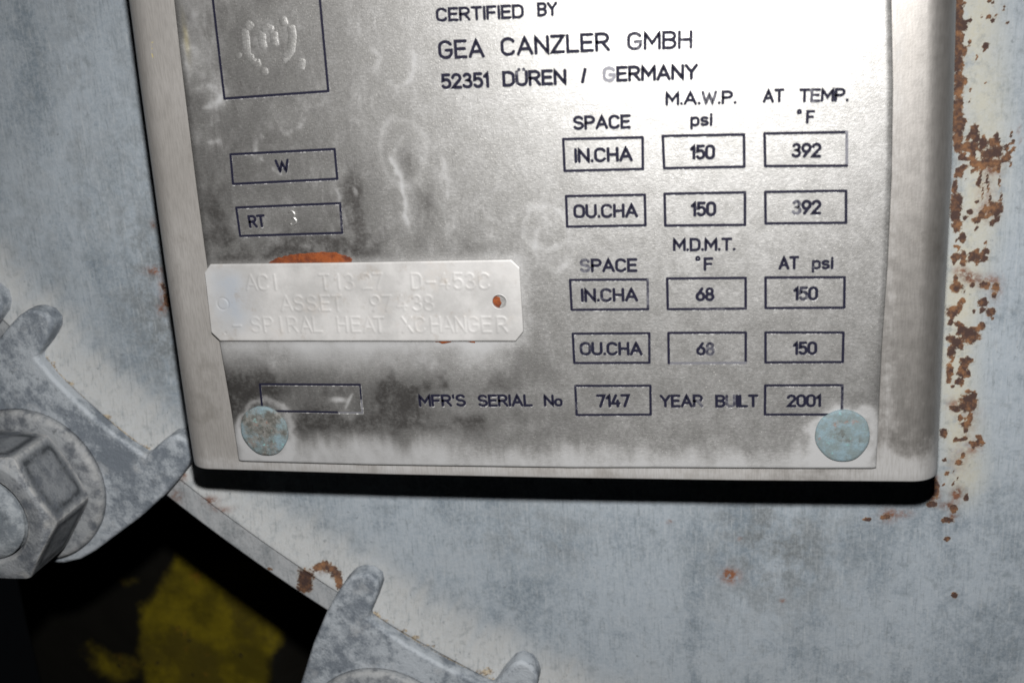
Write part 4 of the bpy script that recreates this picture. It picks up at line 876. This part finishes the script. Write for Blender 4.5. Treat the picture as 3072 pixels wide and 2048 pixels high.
# ------------------------------------------------------------------ clamps with nut, washer and stud (local frame: u tangent, y depth, v towards the cover centre)
def lm(name, V, F, mat, parent, smooth=True):
    me = bpy.data.meshes.new(name)
    me.from_pydata([(a * S, (b - 38) * S, c * S) for a, b, c in V], [], F)
    fix_normals(me)
    if smooth: me.polygons.foreach_set('use_smooth', [True] * len(me.polygons))
    return link(name, me, mat, parent)
UC, VC = 1.2, -46.7
def lathe(name, prof, mat, parent, n=96, wob=None):
    V, F = [], []
    m_ = len(prof)
    for i in range(n):
        a = 2 * math.pi * i / n
        for r, z in prof:
            V.append((UC + r * math.cos(a), z, VC + r * math.sin(a)))
    for i in range(n):
        for j in range(m_ - 1):
            F.append((i * m_ + j, ((i + 1) % n) * m_ + j, ((i + 1) % n) * m_ + j + 1, i * m_ + j + 1))
    return lm(name, V, F, mat, parent)
def make_clamp():
    root = empty('flange_clamp')
    half = [(26.0, -3.4), (26.6, 3.5), (27.6, 9.6), (29.4, 12.2), (33.2, 12.8), (36.6, 11.0), (38.6, 8.6), (39.7, 4.6), (40.3, -2.3), (40.4, -10.8), (39.2, -25.7), (37.2, -38.2), (35.2, -51), (33.3, -58), (29.7, -64.6), (24, -70.5), (16, -75.5), (8, -78)]
    inner = [(-18, -4.9), (-9, -5.7), (0, -6.0), (9, -5.7), (18, -4.9)]
    out = inner + half + [(0, -79)] + [(-a, b) for a, b in half[::-1]]
    n = len(out)
    bm = bmesh.new()
    def island(pts, z0, z1, bev):
        f = [bm.verts.new((a * S, (z0 - 38) * S, b * S)) for a, b in pts]
        k = [bm.verts.new((a * S, (z1 - 38) * S, b * S)) for a, b in pts]
        ff = bm.faces.new(f); bm.faces.new(k[::-1])
        for i in range(len(pts)):
            bm.faces.new((f[i], k[i], k[(i + 1) % len(pts)], f[(i + 1) % len(pts)]))
        return ff
    f0 = island(out, 29.6, 37.85, 3)
    low = [(a * 0.985, b) for a, b in out if b < -12.5]
    island(sorted([p for p in low], key=lambda p: math.atan2(p[1] + 40, p[0])), 34.5, 72.0, 2)
    bmesh.ops.recalc_face_normals(bm, faces=bm.faces)
    for f in bm.faces: f.smooth = True
    me = bpy.data.meshes.new('clamp_body'); bm.to_mesh(me); bm.free()
    body = link('clamp_body', me, M_clamp, root)
    b = body.modifiers.new('bevel', 'BEVEL'); b.width = 1.5 * S; b.segments = 5; b.limit_method = 'ANGLE'; b.angle_limit = math.radians(50)
    sd = body.modifiers.new('wn', 'WEIGHTED_NORMAL')
    # washer
    lathe('washer', [(16.5, 26.4), (27.5, 26.2), (29.2, 26.5), (30.0, 27.3), (30.2, 28.4), (30.2, 29.9), (16.5, 29.9)], M_nut, root)
    wa_ = root.children[-1]; attr(wa_.data, 'pale', [[.05, .2, .5, .7, .3, .1, 0][i % 7] for i in range(len(wa_.data.vertices))])
    # hexagon nut with turned chamfer and washer face
    AF = 23.3; zt, zb = 1.2, 26.2
    na = 144; V, F = [], []; gri, pal = [], []
    rings = 9
    for i in range(na):
        a = 2 * math.pi * i / na
        loc = ((a + math.pi / 6) % (math.pi / 3)) - math.pi / 6
        rh = AF / math.cos(loc)
        rh = min(rh, 26.55)
        aa = a + math.radians(42 - 30)
        def zc(r): return zt + max(0, (r - 22.0)) * 0.50
        pr_ = [(16.2, zt + 1.4), (17.2, zt + .15), (18.0, zt), (21.8, zt), (22.4, zc(22.4))]
        for k_ in range(1, 5):
            r = 22.4 + (rh - .25 - 22.4) * k_ / 4; pr_.append((r, zc(r)))
        zA = zc(rh) + .35; zB = zb - 1.2 - max(0, rh - 24) * .4
        pr_ += [(rh, zA + (zB - zA) * q_ / 14) for q_ in range(15)] + [(rh - .5, zb - .7 - max(0, rh - 24) * .4), (22.3, zb - .6), (22.2, zb)]
        for k_, (r, z) in enumerate(pr_):
            V.append((UC + r * math.cos(aa), z, VC + r * math.sin(aa)))
            if 9 <= k_ < 24:
                e_ = min((k_ - 9) / 14, 1 - (k_ - 9) / 14) * 2 * .9; l_ = 1 - abs(loc) / (math.pi / 6)
                d_ = min(e_, l_ * 1.0)
                gri.append(0.35 * min(1, d_ / .3) + 0.9 * math.exp(-((d_ - .24) / .11) ** 2)); pal.append(max(0, 1 - d_ / .12))
            else:
                l_ = 1 - abs(loc) / (math.pi / 6)
                gri.append(0.25 if 2 <= k_ <= 3 else 0.0); pal.append(0.8 if k_ in (1, 8) else (0.9 * max(0, 1 - l_ / .2) if k_ > 4 else 0.1))
    m_ = len(pr_)
    for i in range(na):
        for j in range(m_ - 1):
            F.append((i * m_ + j, ((i + 1) % na) * m_ + j, ((i + 1) % na) * m_ + j + 1, i * m_ + j + 1))
    nut = lm('hex_nut', V, F, M_nut, root)
    attr(nut.data, 'grime', gri); attr(nut.data, 'pale', pal)
    es = nut.modifiers.new('split', 'EDGE_SPLIT'); es.split_angle = math.radians(24)
    # threaded stud end
    prof = [(0.02, -1.4), (5.5, -1.4), (6.0, -1.2), (10.5, -1.3), (12.6, -1.0), (15.3, 1.2)]
    for k_ in range(3):
        prof += [(15.7, 1.6 + k_ * 3.0), (14.6, 2.9 + k_ * 3.0), (15.7, 4.3 + k_ * 3.0)]
    prof += [(15.0, 11), (15.0, 27)]
    lathe('threaded_stud', prof, M_stud, root)
    return root
GRP = 'bolted clamps round the rim of the vessel cover'
c1 = make_clamp()
def place(o, x, y, th):
    o.location = W(x, y, 38)
    o.rotation_euler = (0, math.radians(th), 0)
place(c1, -67.1, -8.5, 46.36)
tag(c1, 'grey galvanised clamp whose whole big hex nut and stud end show beside the bracket corner', 'clamp', GRP)
def dup(root):
    r = root.copy(); COL.objects.link(r)
    for ch in root.children:
        c = ch.copy(); COL.objects.link(c); c.parent = r
    return r
c2 = dup(c1); place(c2, 49.4, 86.1, 31.1)
c2['label'] = 'grey galvanised clamp at the bottom edge, two ears and only a washer rim showing'
th3 = 46.36 + 8.25
c3 = dup(c1); place(c3, CX - 579.6 * math.sin(math.radians(th3)), CY + 579.6 * math.cos(math.radians(th3)), th3)
c3['label'] = 'grey galvanised clamp mostly cut off by the left edge, just an ear tip showing'

# ------------------------------------------------------------------ yellow painted steel foot far behind, in the dark
def yellow():
    root = empty('support_foot', W(-110, 175, 190))
    bpy.context.view_layer.update()
    inv = root.matrix_world.inverted()
    u = np.linspace(0, 1, 150)
    U, V = np.meshgrid(u, u, indexing='ij')
    X = -232 + 185 * U; Y = 112 + 150 * V
    Y = Y - 0.10 * (X + 130)
    Z = 176 + 0.5 * np.clip(X + 88, 0, 60) ** 1.25 - 26 * sstep(-176, -188, X) * 0 + 2.0 * (fbm(X / 30 + 40, Y / 30 + 40, 181, 3) - .5)
    Xr = np.concatenate([X, X[::-1]]); Yr = np.concatenate([Y, Y[::-1]]); Zr = np.concatenate([Z, Z[::-1] + 24])
    me = grid_mesh('web_plate', Xr, Yr, Zr, wrap=True)
    fix_normals(me)
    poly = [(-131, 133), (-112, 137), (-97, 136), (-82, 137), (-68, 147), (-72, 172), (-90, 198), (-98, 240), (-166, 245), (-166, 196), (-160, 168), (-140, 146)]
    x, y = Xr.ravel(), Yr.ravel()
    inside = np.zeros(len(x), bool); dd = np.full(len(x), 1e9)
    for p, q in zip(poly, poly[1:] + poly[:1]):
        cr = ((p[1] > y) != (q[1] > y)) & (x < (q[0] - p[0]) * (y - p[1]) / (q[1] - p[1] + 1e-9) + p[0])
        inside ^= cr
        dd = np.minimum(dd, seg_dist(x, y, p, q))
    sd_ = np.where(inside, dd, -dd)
    lit_pnt = np.clip(0.5 + sd_ / 14.0, 0, 1) * (1 - 0.45 * np.exp(-((x + 82) / 12) ** 2 - ((y - 165) / 22) ** 2))  # ragged paint edge on top, painted shade at the left and dimmer right side
    lit_pnt = np.maximum(lit_pnt, 0.56 * np.exp(-((x + 183) / 24) ** 4 - ((y - 206) / 13) ** 2))
    lit_pnt = np.maximum(lit_pnt, 0.40 * np.exp(-((x + 165) / 12) ** 2 - ((y - 152) / 6) ** 2))
    attr(me, 'lit_paint', lit_pnt)
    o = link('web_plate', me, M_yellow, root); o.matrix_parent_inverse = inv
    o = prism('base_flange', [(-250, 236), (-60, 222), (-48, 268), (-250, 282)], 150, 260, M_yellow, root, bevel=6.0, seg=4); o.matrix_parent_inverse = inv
    tag(root, 'chipped yellow painted steel foot dim in the darkness behind the cover rim', 'support foot')
yellow()
